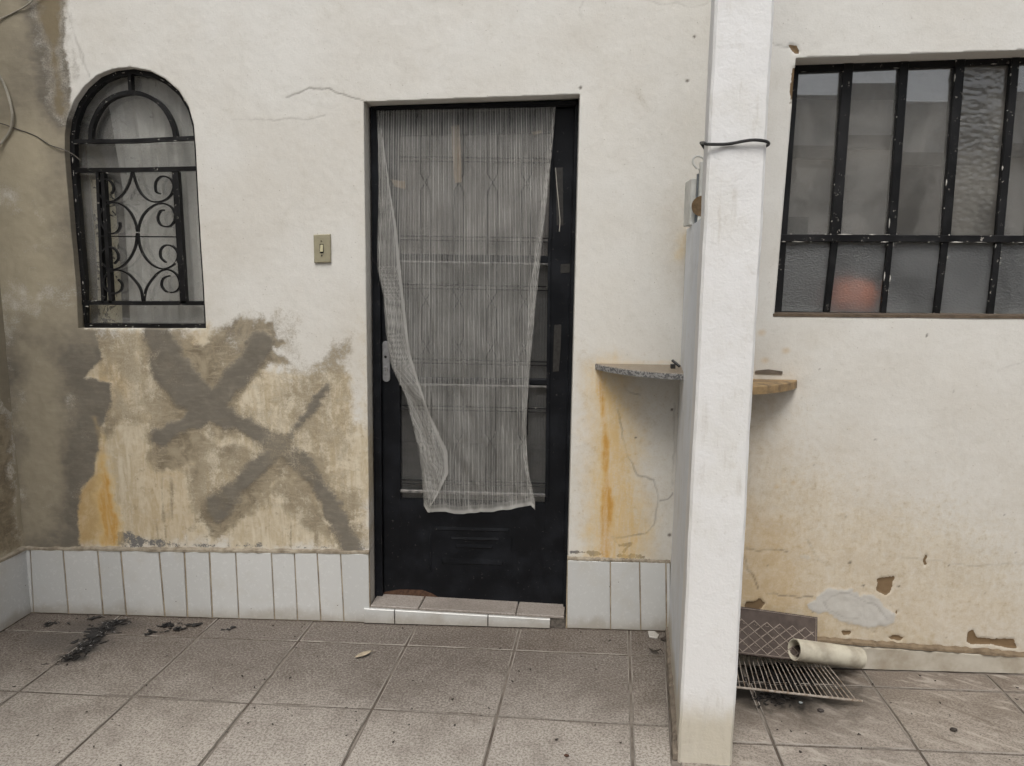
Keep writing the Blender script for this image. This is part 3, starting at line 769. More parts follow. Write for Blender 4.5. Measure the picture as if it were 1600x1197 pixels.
def right_masks(X, Z):
    P = lambda poly, **k: m_poly(X, Z, poly, **k)
    S = lambda pts, **k: m_stroke(X, Z, pts, **k)
    CK = lambda pts, **k: m_crack(X, Z, pts, **k) * 0.72
    z0 = np.zeros_like(X)
    ochre = mx_(P([(0.712, 0.828), (1.132, 0.736), (1.445, 0.486), (1.812, 0.233), (1.836, 0.018), (0.758, -0.018)], soft=0.30, warp=0.12, sc=4, seed=170) * 0.30, P([(0.710, 0.878), (0.840, 0.729), (0.969, 0.629), (1.049, 0.528), (1.110, 0.372), (1.172, 0.214), (1.180, 0.106), (0.752, 0.092)], soft=0.16, warp=0.08, sc=5, seed=71) * 0.72,
                P([(0.729, 0.519), (0.904, 0.498), (1.064, 0.318), (1.151, 0.159), (1.157, 0.078), (0.754, 0.065)], soft=0.09, warp=0.06, sc=6, seed=72) * 0.75,
                P([(0.744, 1.127), (0.936, 1.119), (0.940, 0.883), (0.892, 0.679), (0.773, 0.625)], soft=0.12, warp=0.06, sc=5, seed=73) * 0.35,
                P([(0.812, 0.587), (0.983, 0.604), (1.002, 0.500), (0.817, 0.496)], soft=0.06, warp=0.03, seed=74) * 0.40)
    for c_ in [(0.921, 0.731), (0.948, 0.752), (0.985, 0.745), (0.828, 1.323), (0.846, 1.219), (0.922, 1.257)]:
        ochre = mx_(ochre, m_blob(X, Z, c_, 0.022, 0.016, 1.0) * 0.8)
    cream = mx_(P([(0.624, 1.125), (0.986, 1.083), (1.412, 0.843), (1.994, 0.552), (2.057, 0.026), (0.682, -0.020)], soft=0.30, warp=0.12, sc=3, seed=75) * 0.48,
                P([(0.657, 0.465), (1.159, 0.373), (1.616, 0.227), (1.687, 0.013), (0.682, -0.020)], soft=0.14, warp=0.08, sc=4, seed=76) * 0.52)
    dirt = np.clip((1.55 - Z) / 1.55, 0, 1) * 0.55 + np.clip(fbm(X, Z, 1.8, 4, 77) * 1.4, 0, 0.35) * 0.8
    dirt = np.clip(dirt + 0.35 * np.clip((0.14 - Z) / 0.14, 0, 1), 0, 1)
    white = P([(1.074, 0.251), (1.103, 0.292), (1.163, 0.320), (1.238, 0.320), (1.319, 0.298), (1.361, 0.260), (1.420, 0.216), (1.412, 0.189), (1.349, 0.171), (1.288, 0.161), (1.236, 0.183), (1.172, 0.208), (1.109, 0.220)], soft=0.018, warp=0.012, sc=16, seed=78) * 0.95
    white = mx_(white, S([(0.994, 0.437, 0.0164), (1.043, 0.449, 0.0302), (1.092, 0.445, 0.0248), (1.167, 0.429, 0.0139)], soft=0.02, warp=0.015, seed=79) * 0.50,
                S([(1.221, 0.375, 0.0169), (1.307, 0.372, 0.0285), (1.382, 0.366, 0.0115)], soft=0.02, warp=0.02, seed=80) * 0.40,
                S([(1.495, 0.210, 0.0237), (1.596, 0.178, 0.0482), (1.672, 0.162, 0.0427)], soft=0.03, warp=0.02, seed=81) * 0.38)
    peel = mx_(P([(1.335, 0.365), (1.367, 0.371), (1.398, 0.377), (1.397, 0.338), (1.373, 0.302), (1.334, 0.320)], soft=0.006, warp=0.005, sc=30, seed=82),
               P([(0.832, 0.203), (0.834, 0.255), (0.876, 0.264), (0.882, 0.283), (0.898, 0.265), (0.912, 0.252), (0.891, 0.227), (0.882, 0.200)], soft=0.006, warp=0.005, sc=30, seed=83),
               P([(1.700, 0.111), (1.706, 0.147), (1.722, 0.161), (1.739, 0.134), (1.786, 0.133), (1.823, 0.132), (1.887, 0.134), (1.896, 0.096), (1.827, 0.097), (1.777, 0.106), (1.727, 0.104)], soft=0.006, warp=0.006, sc=30, seed=84),
               P([(1.395, 0.126), (1.414, 0.138), (1.440, 0.133), (1.458, 0.123), (1.439, 0.109), (1.409, 0.113)], soft=0.006, warp=0.005, sc=30, seed=85),
               P([(1.206, 0.150), (1.252, 0.146), (1.248, 0.127), (1.223, 0.123)], soft=0.006, warp=0.004, sc=30, seed=86),
               P([(1.326, 0.148), (1.351, 0.149), (1.349, 0.141), (1.329, 0.140)], soft=0.006, warp=0.004, sc=30, seed=87),
               P([(1.409, 0.229), (1.423, 0.240), (1.424, 0.221)], soft=0.006, warp=0.003, sc=30, seed=88),
               P([(0.858, 2.341), (0.890, 2.337), (0.894, 2.311), (0.878, 2.315), (0.868, 2.328)], soft=0.006, warp=0.004, sc=30, seed=89),
               P([(0.872, 2.268), (0.894, 2.268), (0.888, 2.168), (0.877, 2.125)], soft=0.008, warp=0.004, sc=30, seed=90) * 0.9,
               S([(1.513, 0.462, 0.0087), (1.507, 0.446, 0.0087), (1.513, 0.433, 0.0116)], soft=0.004, warp=0.003, seed=91),
               S([(0.866, 1.390, 0.0051), (1.315, 1.394, 0.0053), (1.823, 1.396, 0.0058)], soft=0.003, warp=0.002, seed=191) * 0.95)
    crack = mx_(
        CK([(0.821, 0.475), (0.868, 0.471), (0.917, 0.475), (0.980, 0.466)], seed=92), CK([(0.815, 0.448), (0.831, 0.396), (0.858, 0.352), (0.873, 0.312)], seed=93),
        CK([(0.911, 0.297), (0.955, 0.285), (1.017, 0.289), (1.092, 0.281)], seed=94), CK([(1.055, 0.515), (1.078, 0.476), (1.105, 0.446), (1.131, 0.425)], depth=0.6, seed=95),
        CK([(1.354, 0.460), (1.398, 0.456), (1.472, 0.455), (1.571, 0.442), (1.718, 0.431), (1.886, 0.446)], w=0.002, depth=0.4, seed=96),
        CK([(1.138, 0.266), (1.160, 0.294), (1.226, 0.306), (1.270, 0.289), (1.304, 0.266), (1.337, 0.259), (1.369, 0.228), (1.387, 0.199)], depth=0.5, w=0.003, seed=97),
        CK([(1.138, 0.266), (1.157, 0.235), (1.191, 0.222), (1.227, 0.202), (1.272, 0.198)], depth=0.5, w=0.003, seed=98),
        CK([(0.798, 2.345), (0.827, 2.341), (0.854, 2.332), (0.877, 2.324)], seed=99), CK([(0.793, 0.905), (0.810, 0.830), (0.818, 0.729)], depth=0.4, w=0.002, seed=100),
        CK([(1.796, 1.230), (1.751, 1.217), (1.707, 1.193)], depth=0.4, w=0.002, seed=101))
    sp = RNG.random((34, 3))
    a0, a1 = [(1.109, 1.036), (1.922, 0.129)]
    for sx, sz, sr in sp:
        cxp = 0.75 + sx * 1.6; czp = 0.12 + sz * sz * 1.1
        crack = mx_(crack, np.clip((1 - np.hypot(X - cxp, Z - czp) / (0.003 + 0.003 * sr * sr)) * 2, 0, 1) * (0.35 + 0.5 * sr))
    for cpt, r in (([(1.224, 0.430)][0], 0.008), ([(1.283, 0.337)][0], 0.007), ([(1.419, 0.338)][0], 0.006), ([(1.433, 1.322)][0], 0.006)):
        crack = mx_(crack, np.clip((1 - np.hypot(X - cpt[0], Z - cpt[1]) / r) * 2, 0, 1))
    return (np.stack([z0, z0, cream, z0], 1), np.stack([z0, z0, crack, dirt], 1), np.stack([peel, white, ochre, z0], 1))
rw = wall_grid('facade_wall', 0.68, 3.0, 0.0, CEIL, 0.0065, [RWIN], right_masks, wall_disp, YR, 0.18, house)
# side of the step between the two wall faces
mb = MB(); mb.box(0.677, 0.80, YR + 0.006, YW + 0.10, 0, CEIL); mb.build('wall_return', white_paint_mat('return_paint', (0.66, 0.63, 0.57)), house)

# room behind the openings
ROOM = simple_mat('room_plaster', (0.42, 0.40, 0.36), 0.9, 0.2, 4)
mb = MB()
R0 = (-2.6, 3.4, YW + 0.165, 6.4, 0.02, 2.9)
x0, x1, y0, y1, z0, z1 = R0
mb.add([(x0,y0,z0),(x1,y0,z0),(x1,y1,z0),(x0,y1,z0),(x0,y0,z1),(x1,y0,z1),(x1,y1,z1),(x0,y1,z1)], [(0,1,2,3),(4,7,6,5),(1,5,6,2),(2,6,7,3),(3,7,4,0)])
mb.build('interior_wall', ROOM, house)
# inner leaf of the wall round each opening (white jambs)
JAMB = simple_mat('white_jamb_paint', (0.62, 0.62, 0.61), 0.7, 0.12, 8)
# flat roof slab behind the wall tops keeps the rooms dark
mb = MB(); mb.box(-2.75, 3.6, YW + 0.02, 6.6, 2.92, 3.08); mb.build('roof', simple_mat('roof_concrete', (0.35, 0.34, 0.32), 0.9), house)
mb = MB(); mb.box(-2.75, -2.61, YW + 0.16, 6.6, 0, 2.92); mb.box(3.41, 3.6, YW - 0.1, 6.6, 0, 2.92); mb.box(-2.61, 3.41, 6.42, 6.6, 0, 2.92)
mb.build('rear_wall', ROOM, house)

# ------------------------------------------------------------------ skirting tiles on the facade
def glazed_mat():
    m = new_mat('white_glazed_tile'); N = NT(m)
    pos = N.pos(); oi = N.n('ShaderNodeObjectInfo')
    n = N.noise(pos, 9, 5, 0.6); nf = N.noise(pos, 70, 4, 0.65)
    c = N.mix(oi.outputs['Random'], (0.645, 0.650, 0.635), (0.565, 0.572, 0.56))
    c = N.mix(N.math('MULTIPLY', N.ramp(n, 0.5, 0.75), 0.30), c, (0.50, 0.47, 0.40))
    sep = N.n('ShaderNodeSeparateXYZ'); N.t.links.new(pos, sep.inputs[0])
    zz = N.math('ADD', sep.outputs[2], N.math('MULTIPLY', N.math('SUBTRACT', n, 0.5), 0.12))
    c = N.mix(N.math('MULTIPLY', N.ramp(zz, 0.07, 0.0), 0.55), c, (0.30, 0.25, 0.18))
    fl = N.math('MULTIPLY', N.ramp(N.voro(pos, 22), 0.06, 0.03), N.ramp(n, 0.45, 0.5))
    c = N.mix(fl, c, (0.10, 0.08, 0.06))
    N.out(N.bsdf(c, N.ramp(nf, 0.3, 0.8, 0.16, 0.34), None, spec=0.5))
    return m
GLAZED = glazed_mat()
SKGROUT = simple_mat('skirting_grout', (0.42, 0.35, 0.25), 0.95, 0.45, 14, col2=(0.22, 0.175, 0.12))
tops = [(-2.264, 0.298), (-2.230, 0.299), (-2.082, 0.302), (-1.925, 0.304), (-1.823, 0.304), (-1.651, 0.307), (-1.538, 0.309), (-1.426, 0.310), (-1.310, 0.312), (-1.152, 0.315), (-1.051, 0.316), (-0.951, 0.317), (-0.848, 0.318), (-0.724, 0.320)]
bots = [(-2.256, -0.002), (-2.240, -0.003), (-2.081, -0.000), (-1.922, 0.002), (-1.818, 0.002), (-1.643, 0.004), (-1.540, 0.004), (-1.428, 0.004), (-1.309, 0.005), (-1.149, 0.007), (-1.047, 0.007), (-0.943, 0.007), (-0.840, 0.007), (-0.725, 0.008)]
def tile_row(tp, bt, parent, zcut=None, z_top=0.313):
    for i in range(len(tp) - 1):
        a, b, c, d = tp[i], tp[i + 1], bt[i + 1], bt[i]
        gp = random.uniform(0.0022, 0.0042)
        q = [(d[0] + gp, 0.004), (c[0] - gp, 0.004), (b[0] - gp, b[1] - 0.003), (a[0] + gp, a[1] - 0.003)]
        mb = MB(); mb.prism_xz(q, YW - 0.012 - random.uniform(0, 0.0018), YW + 0.004, 0.0016)
        mb.build('skirting_tile', GLAZED, parent)
tile_row(tops, bots, bw)
rtops = [(0.134, 0.316), (0.318, 0.313), (0.442, 0.314), (0.555, 0.314), (0.574, 0.313)]
rbots = [(0.139, -0.008), (0.329, -0.008), (0.459, -0.007), (0.571, -0.006), (0.588, -0.006)]
tile_row(rtops, rbots, bw)
# mortar bed and ledge over the tiles
mb = MB(); mb.prism_xz([(-2.262, 0.0), (tops[-1][0], 0.0), (tops[-1][0], tops[-1][1] - 0.001), (tops[0][0], tops[0][1] - 0.001)], YW - 0.008, YW + 0.003)
mb.build('skirting_mortar', SKGROUT, bw)
mb = MB(); mb.prism_xz([(rtops[0][0], 0.0), (rtops[-1][0], 0.0), (rtops[-1][0], rtops[-1][1] - 0.001), (rtops[0][0], rtops[0][1] - 0.001)], YW - 0.008, YW + 0.003)
mb.build('skirting_mortar', SKGROUT, bw)
LEDGE = simple_mat('skirting_ledge_mortar', (0.34, 0.30, 0.235), 0.95, 0.4, 30, col2=(0.20, 0.165, 0.12), bump=0.5)
def ledge(name, pts, th, out, parent, yf, mat):
    n = 60; rings = []
    for k in range(n + 1):
        t = k / n
        x = pts[0][0] + (pts[1][0] - pts[0][0]) * t; z = pts[0][1] + (pts[1][1] - pts[0][1]) * t
        o_ = out * (0.8 + 0.4 * random.random()); h = th * (0.75 + 0.5 * random.random())
        rings.append([(x, yf + 0.006, z - 0.002), (x, yf - o_, z - 0.002), (x, yf - o_ * 0.9, z + h * 0.45), (x, yf + 0.006, z + h)])
    m_ = MB(); m_.loft(rings); return m_.build(name, mat, parent)
ledge('skirting_ledge', (tops[0], tops[-1]), 0.016, 0.014, bw, YW, LEDGE)
ledge('skirting_ledge', (rtops[0], rtops[-1]), 0.012, 0.012, bw, YW, LEDGE)

# plinth along the foot of the right-hand wall
PLINTH = simple_mat('plinth_plaster', (0.50, 0.46, 0.385), 0.9, 0.4, 7, col2=(0.33, 0.28, 0.21), bump=0.4)
pt = [(0.801, 0.135), (1.155, 0.102), (1.531, 0.087), (1.928, 0.073)]
def plinth():
    rings = []
    n = 120
    for k in range(n + 1):
        x = 0.69 + (3.0 - 0.69) * k / n
        zt = interp(x, [p[0] for p in pt], [p[1] for p in pt]) + 0.0012 * random.uniform(-1, 1)
        o_ = 0.020 + 0.0012 * random.uniform(-1, 1)
        rings.append([(x, YR + 0.006, 0.0), (x, YR - o_ - 0.004, 0.0), (x, YR - o_, zt * 0.5), (x, YR - o_, zt - 0.010), (x, YR - o_ * 0.5, zt), (x, YR + 0.006, zt + 0.008)])
    m_ = MB(); m_.loft(rings); return m_.build('plinth', PLINTH, rw, smooth=True)
plinth()
PLEDGE = simple_mat('plinth_ledge_mortar', (0.22, 0.165, 0.105), 0.95, 0.4, 30, col2=(0.13, 0.095, 0.06), bump=0.5)
ledge('plinth_ledge', ((0.70, interp(0.70, [p[0] for p in pt], [p[1] for p in pt]) - 0.006), (pt[3][0], pt[3][1] - 0.006)), 0.016, 0.022, rw, YR, PLEDGE)

# ------------------------------------------------------------------ door
YF = YW + 0.085     # front of the steel frame
YL = YW + 0.110     # face of the leaf
door = empty('door', (-0.3, YL, 0.08), house)
tag(door, 'black steel door with three glazed lights, a bolted grille and an embossed lower panel')
def fpoly(mb, poly, y0, y1, ch=0.0): mb.prism_xz(poly, y0, y1, ch)
mb = MB()                                                   # fixed frame
fpoly(mb, [(-0.705, 2.197), (-0.672, 2.170), (-0.688, 0.080), (-0.723, 0.039)], YF, YF + 0.06, 0.002)
fpoly(mb, [(-0.705, 2.197), (0.141, 2.222), (0.121, 2.198), (-0.672, 2.170)], YF, YF + 0.06, 0.002)
fpoly(mb, [(0.141, 2.222), (0.143, 0.013), (0.125, 0.031), (0.124, 2.198)], YF, YF + 0.06, 0.002)
fpoly(mb, [(-0.690, 2.193), (0.133, 2.215), (0.131, 2.203), (-0.685, 2.180)], YF - 0.010, YF + 0.004, 0.002)
mb.build('door_frame', DOORPAINT, door)
mb = MB()                                                   # stiles and rails of the leaf
fpoly(mb, [(-0.677, 2.174), (-0.600, 2.175), (-0.602, 1.324), (-0.608, 0.065), (-0.687, 0.069), (-0.680, 1.323)], YL, YL + 0.035, 0.002)
fpoly(mb, [(0.032, 2.192), (0.130, 2.198), (0.131, 1.060), (0.132, 0.038), (0.034, 0.041), (0.035, 1.058)], YL, YL + 0.035, 0.002)
fpoly(mb, [(-0.603, 2.170), (0.032, 2.192), (0.028, 2.100), (-0.601, 2.086)], YL + 0.0005, YL + 0.0345)
fpoly(mb, [(-0.623, 0.526), (0.048, 0.521), (0.045, 0.044), (-0.629, 0.064)], YL + 0.0005, YL + 0.0345)
leaf = mb.build('leaf', DOORPAINT, door)
mb = MB(); fpoly(mb, [(-0.607, 1.605), (0.033, 1.602), (0.030, 1.572), (-0.608, 1.576)], YL + 0.004, YL + 0.03, 0.003); mb.build('rail', DOORPAINT, door)
mb = MB(); fpoly(mb, [(-0.605, 1.075), (0.037, 1.078), (0.035, 1.053), (-0.606, 1.050)], YL + 0.004, YL + 0.03, 0.003); mb.build('rail', DOORPAINT, door)
# glazing beads, a paler metal painting in the highlight along the rails
BEAD = simple_mat('highlight_bead_metal', (0.10, 0.10, 0.10), 0.35, 0.4, 40, metal=0.4, col2=(0.30, 0.29, 0.27))
for pl in ([(-0.608, 1.576), (0.033, 1.572), (0.033, 1.564), (-0.608, 1.568)], [(-0.606, 1.050), (0.038, 1.050), (0.038, 1.042), (-0.606, 1.042)], [(-0.605, 0.573), (0.035, 0.568), (0.036, 0.556), (-0.606, 0.561)]):
    mb = MB(); fpoly(mb, pl, YL - 0.004, YL + 0.012, 0.001); mb.build('glazing_bead', BEAD, door)
mb = MB(); fpoly(mb, [(0.026, 1.675), (0.039, 1.675), (0.050, 0.545), (0.036, 0.544)], YL - 0.010, YL + 0.006, 0.001)
fpoly(mb, [(0.031, 2.105), (0.044, 2.105), (0.042, 1.675), (0.028, 1.675)], YL - 0.010, YL + 0.006, 0.001); mb.build('glazing_bead', DOORPAINT, door)
G_DOOR = glass_mat('door_glass', dust=0.16, gloss_rough=0.08, dust_haze_col=(0.44, 0.41, 0.39), ior=2.0, pattern='reed', pstr=0.12)
G_REED = glass_mat('reeded_glass', dust=0.13, gloss_rough=0.12, dust_haze_col=(0.25, 0.25, 0.25), pattern='reed', pstr=0.5)
for pl, mt in (([(-0.610, 2.104), (0.034, 2.108), (0.038, 1.597), (-0.613, 1.595)], G_DOOR), ([(-0.616, 1.573), (0.033, 1.580), (0.040, 1.067), (-0.614, 1.061)], G_REED), ([(-0.615, 1.044), (0.038, 1.056), (0.042, 0.521), (-0.615, 0.517)], G_REED)):
    mb = MB(); fpoly(mb, pl, YL + 0.020, YL + 0.024); mb.build('glass_pane', mt, door)
# wire grille in front of the panes: rods in pairs that cross over
YG = YL + 0.006
def rods(pane_px, crosses, xs0, xs1, name='grille'):
    zt, zb = pane_px
    m_ = MB()
    for k in range(4):
        xa = xs0 + (xs1 - xs0) * k / 3.0
        for sgn in (-1, 1):
            pts = [(xa + sgn * 0.020, zt)]
            s_ = sgn
            for cz in crosses:
                pts += [(xa + s_ * 0.020, cz + 0.035), (xa - s_ * 0.020, cz - 0.035)]
                s_ = -s_
            pts.append((xa + s_ * 0.020, zb))
            m_.tube([(p[0], YG + sgn * 0.003, p[1]) for p in pts], 0.0028, 5)
    for zz in (zt - 0.095, zb + 0.075):
        m_.tube([(xs0 - 0.11, YG, zz), (xs1 + 0.11, YG, zz - 0.003)], 0.0035, 5)
        m_.tube([(xs0 - 0.11, YG, zz - 0.016), (xs1 + 0.11, YG, zz - 0.019)], 0.0025, 5)
    return m_.build(name, IRON, door)
gz = [p[1] for p in [(-0.287, 2.095), (-0.286, 1.899), (-0.285, 1.603), (-0.285, 1.571), (-0.284, 1.410), (-0.283, 1.081), (-0.283, 1.047), (-0.282, 0.798), (-0.281, 0.543)]]
gx0 = [(-0.489, 1.897)][0][0]; gx1 = [(-0.068, 1.901)][0][0]
rods((gz[0], gz[2]), [gz[1]], gx0, gx1)
rods((gz[3], gz[5]), [gz[4], gz[4] - 0.20], gx0, gx1)
rods((gz[6], gz[8]), [gz[7]], gx0, gx1)
# embossed louvre panel
mb = MB()
def ridge(px, h=0.0028):
    x0_, x1_ = px[0][0], px[1][0]; zt_, zb_ = px[0][1], px[1][1]
    mb.add([(x0_, YL + 0.001, zt_), (x1_, YL + 0.001, zt_), (x1_ - 0.006, YL - h, zb_ + 0.006), (x0_ + 0.006, YL - h, zb_ + 0.006), (x0_, YL + 0.001, zb_), (x1_, YL + 0.001, zb_)],
           [(0, 1, 2, 3), (3, 2, 5, 4), (0, 3, 4), (1, 5, 2)])
for pxs in ([(-0.452, 0.408), (-0.121, 0.387)], [(-0.384, 0.362), (-0.166, 0.344)], [(-0.361, 0.330), (-0.194, 0.307)], [(-0.424, 0.265), (-0.148, 0.230)]): ridge(pxs)
for a, b in (([(-0.475, 0.420), (-0.471, 0.194)], 0), ([(-0.109, 0.411), (-0.113, 0.186)], 0)): ridge([(a[0][0] - 0.004, a[0][1]), (a[1][0] + 0.004, a[1][1])], 0.004)
mb.build('embossed_panel', DOORPAINT, door)
# lock plate with the handle missing
STEEL = simple_mat('dull_aluminium', (0.42, 0.42, 0.43), 0.42, 0.25, 60, metal=0.7)
BLACKHOLE = simple_mat('dark_hole', (0.008, 0.008, 0.008), 0.9, 0.1)
pp = [(-0.677, 1.234), (-0.645, 1.056)]; cxl = (pp[0][0] + pp[1][0]) / 2; hw = (pp[1][0] - pp[0][0]) / 2
pl = []
for k in range(9): a = math.pi * k / 8; pl.append((cxl + hw * math.cos(a), pp[0][1] - hw + hw * math.sin(a)))
for k in range(9): a = math.pi + math.pi * k / 8; pl.append((cxl + hw * math.cos(a), pp[1][1] + hw + hw * math.sin(a)))
mb = MB(); mb.prism_xz(pl, YL - 0.006, YL + 0.001, 0.0015); lockp = mb.build('lock_plate', STEEL, door)
def disc(cx_, cz_, r, y0, y1, n=16): return [(cx_ + r * math.cos(2 * math.pi * k / n), cz_ + r * math.sin(2 * math.pi * k / n)) for k in range(n)]
hp = [(-0.663, 1.165), (-0.661, 1.109)]
mb = MB(); mb.prism_xz(disc(hp[0][0], hp[0][1], 0.006, 0, 0), YL - 0.0068, YL - 0.004); mb.build('handle_hole', BLACKHOLE, door)
mb = MB(); mb.prism_xz(disc(hp[1][0], hp[1][1] + 0.006, 0.009, 0, 0), YL - 0.010, YL - 0.004, 0.001); mb.prism_xz([(hp[1][0] - 0.005, hp[1][1] - 0.016), (hp[1][0] + 0.005, hp[1][1] - 0.016), (hp[1][0] + 0.005, hp[1][1]), (hp[1][0] - 0.005, hp[1][1])], YL - 0.010, YL - 0.004, 0.001)
mb.build('lock_cylinder', simple_mat('lock_steel', (0.55, 0.55, 0.55), 0.3, 0.2, metal=0.8), door)
# scraps of packing tape on the leaf and the glass
TAPE = simple_mat('brown_packing_tape', (0.20, 0.15, 0.095), 0.35, 0.3, 40)
TAPE2 = simple_mat('grey_tape_residue', (0.026, 0.024, 0.021), 0.6, 0.4, 60)
for pl_, mt in (([(-0.380, 2.122), (-0.343, 2.127), (-0.335, 1.900), (-0.364, 1.894), (-0.372, 1.990)], TAPE), ([(-0.630, 1.908), (-0.571, 1.900), (-0.571, 1.869), (-0.614, 1.879)], TAPE), ([(-0.048, 2.100), (-0.008, 2.108), (-0.006, 2.098), (-0.042, 2.088)], TAPE)):
    mb = MB(); mb.prism_xz(pl_, YL - 0.0012 if mt is TAPE2 else YL + 0.0005 - 0.004, YL + 0.0018); mb.build('tape', mt, door)
for pl_ in ([(0.052, 1.960), (0.081, 1.961), (0.089, 1.728), (0.062, 1.728)], [(0.082, 1.568), (0.122, 1.571), (0.120, 1.534), (0.082, 1.530)], [(0.060, 1.312), (0.090, 1.315), (0.089, 1.211), (0.083, 1.115), (0.058, 1.112)]):
    mb = MB(); mb.prism_xz(pl_, YL - 0.0014, YL + 0.001); mb.build('tape_residue', TAPE2, door)
mb = MB(); mb.tube([(p[0], YL - 0.006, p[1]) for p in [(0.052, 1.959), (0.059, 1.888), (0.068, 1.811), (0.075, 1.746), (0.073, 1.702)]], 0.0018, 5)
mb.build('loose_thread', simple_mat('pale_thread', (0.45, 0.43, 0.38), 0.9), door)
# rust along the foot of the leaf
mb = MB(); mb.prism_xz([(-0.687, 0.090), (-0.614, 0.105), (-0.512, 0.105), (-0.465, 0.088), (-0.425, 0.064), (-0.570, 0.066), (-0.687, 0.072)], YL - 0.0012, YL + 0.001); mb.build('rust_patch', simple_mat('door_rust', (0.10, 0.052, 0.03), 0.9, 0.5, 60), door)

# ------------------------------------------------------------------ door step
STEP_T = floor_tile_mat('step_tile', (0.250, 0.220, 0.195), (0.345, 0.31, 0.28), (0.19, 0.16, 0.135))
step = empty('door_step', (-0.3, YW, 0), house)
zl, zr = 0.083, 0.055
STEPM = simple_mat('step_mortar', (0.16, 0.14, 0.12), 0.95, 0.5, 60, bump=0.6)
mb = MB(); xs_, xe_ = [(-0.747, 0.034)][0][0], [(0.129, 0.001)][0][0]
mb.add([(xs_, YW - 0.006, 0), (xe_, YW - 0.006, 0), (xe_, YW + 0.16, 0), (xs_, YW + 0.16, 0), (xs_, YW - 0.006, zl - 0.010), (xe_, YW - 0.006, zr - 0.010), (xe_, YW + 0.16, zr - 0.010), (xs_, YW + 0.16, zl - 0.010)],
       [(0,3,2,1),(4,5,6,7),(0,1,5,4),(1,2,6,5),(2,3,7,6),(3,0,4,7)])
mb.build('step_core', STEPM, step)
def zst(x): return zl + (zr - zl) * (x - xs_) / (xe_ - xs_)
xc = [[(-0.724, 0.065)][0][0], [(-0.509, 0.065)][0][0], [(-0.084, 0.060)][0][0], [(0.128, 0.051)][0][0]]
for i in range(3):
    a, b = xc[i] + 0.003, xc[i + 1] - 0.003
    q = [(a, YW - 0.010), (b, YW - 0.010), (b + 0.012, YW + 0.15), (a + 0.012, YW + 0.15)]
    mb = MB(); mb.prism_xy(q, -0.010, 0.0, 0.0018)
    mb.v = [(v[0], v[1], v[2] + zst(v[0])) for v in mb.v]
    mb.build('step_tile', STEP_T, step)
xr_ = [[(-0.750, 0.034)][0][0], [(-0.614, 0.032)][0][0], [(-0.205, 0.021)][0][0], [(0.067, 0.014)][0][0]]
for i in range(3):
    a, b = xr_[i] + 0.002, xr_[i + 1] - 0.002
    mb = MB(); mb.prism_xz([(a, 0.004), (b, 0.004), (b, zst(b) - 0.012), (a, zst(a) - 0.012)], YW - 0.022, YW - 0.004, 0.002)
    mb.build('riser_tile', GLAZED, step)

# ------------------------------------------------------------------ arched window
aw = empty('arched_window', (-1.65, YW + 0.03, 1.3), house)
tag(aw, 'narrow arched window with black iron frame and scrolled grille')
YA = YW + 0.030
def band(pts, wid, y0, y1, closed=False):
    """flat bar following a polyline in x,z, wid metres wide"""
    m_ = MB()
    n = len(pts); L = []; R_ = []
    for i in range(n):
        a = Vector(pts[max(i - 1, 0)][:2]); b = Vector(pts[min(i + 1, n - 1)][:2])
        t = (b - a).normalized(); nn = Vector((-t.y, t.x)); p = Vector(pts[i][:2])
        L.append(p + nn * wid / 2); R_.append(p - nn * wid / 2)
    rings = [[(L[i].x, y0, L[i].y), (L[i].x, y1, L[i].y), (R_[i].x, y1, R_[i].y), (R_[i].x, y0, R_[i].y)] for i in range(n)]
    m_.loft(rings); return m_
af = [Vector(p) for p in ARCH]
outer = inset(ARCH[::1] if area2(ARCH) > 0 else ARCH[::-1], 0.0095)
band(outer + outer[:2], 0.019, YA, YA + 0.03).build('outer_frame', IRON, aw)
ring_px = [(-1.852, 2.044), (-1.846, 2.094), (-1.820, 2.149), (-1.783, 2.194), (-1.733, 2.222), (-1.671, 2.234), (-1.612, 2.224), (-1.558, 2.193), (-1.522, 2.146), (-1.503, 2.096), (-1.498, 2.058)]
band(smooth_line(ring_px, 4), 0.016, YA + 0.002, YA + 0.028).build('inner_arch', IRON, aw)
for pl_, w in (([(-1.946, 2.041), (-1.682, 2.045), (-1.413, 2.059)], 0.015), ([(-1.956, 1.927), (-1.673, 1.931), (-1.412, 1.938)], 0.017), ([(-1.959, 1.384), (-1.683, 1.385), (-1.409, 1.389)], 0.017), ([(-1.671, 2.318), (-1.672, 2.229)], 0.014),
               ([(-1.506, 1.925), (-1.502, 1.387)], 0.025), ([(-1.832, 1.922), (-1.848, 1.383)], 0.012), ([(-1.811, 1.917), (-1.815, 1.383)], 0.015)):
    band(pl_, w, YA + 0.001, YA + 0.029).build('frame_bar', IRON, aw)
mb = MB(); mb.tube([(p[0], YA + 0.004, p[1]) for p in [(-1.849, 1.661), (-1.516, 1.662)]], 0.0025, 6); mb.build('rod', IRON, aw)
K = lambda s_: s_
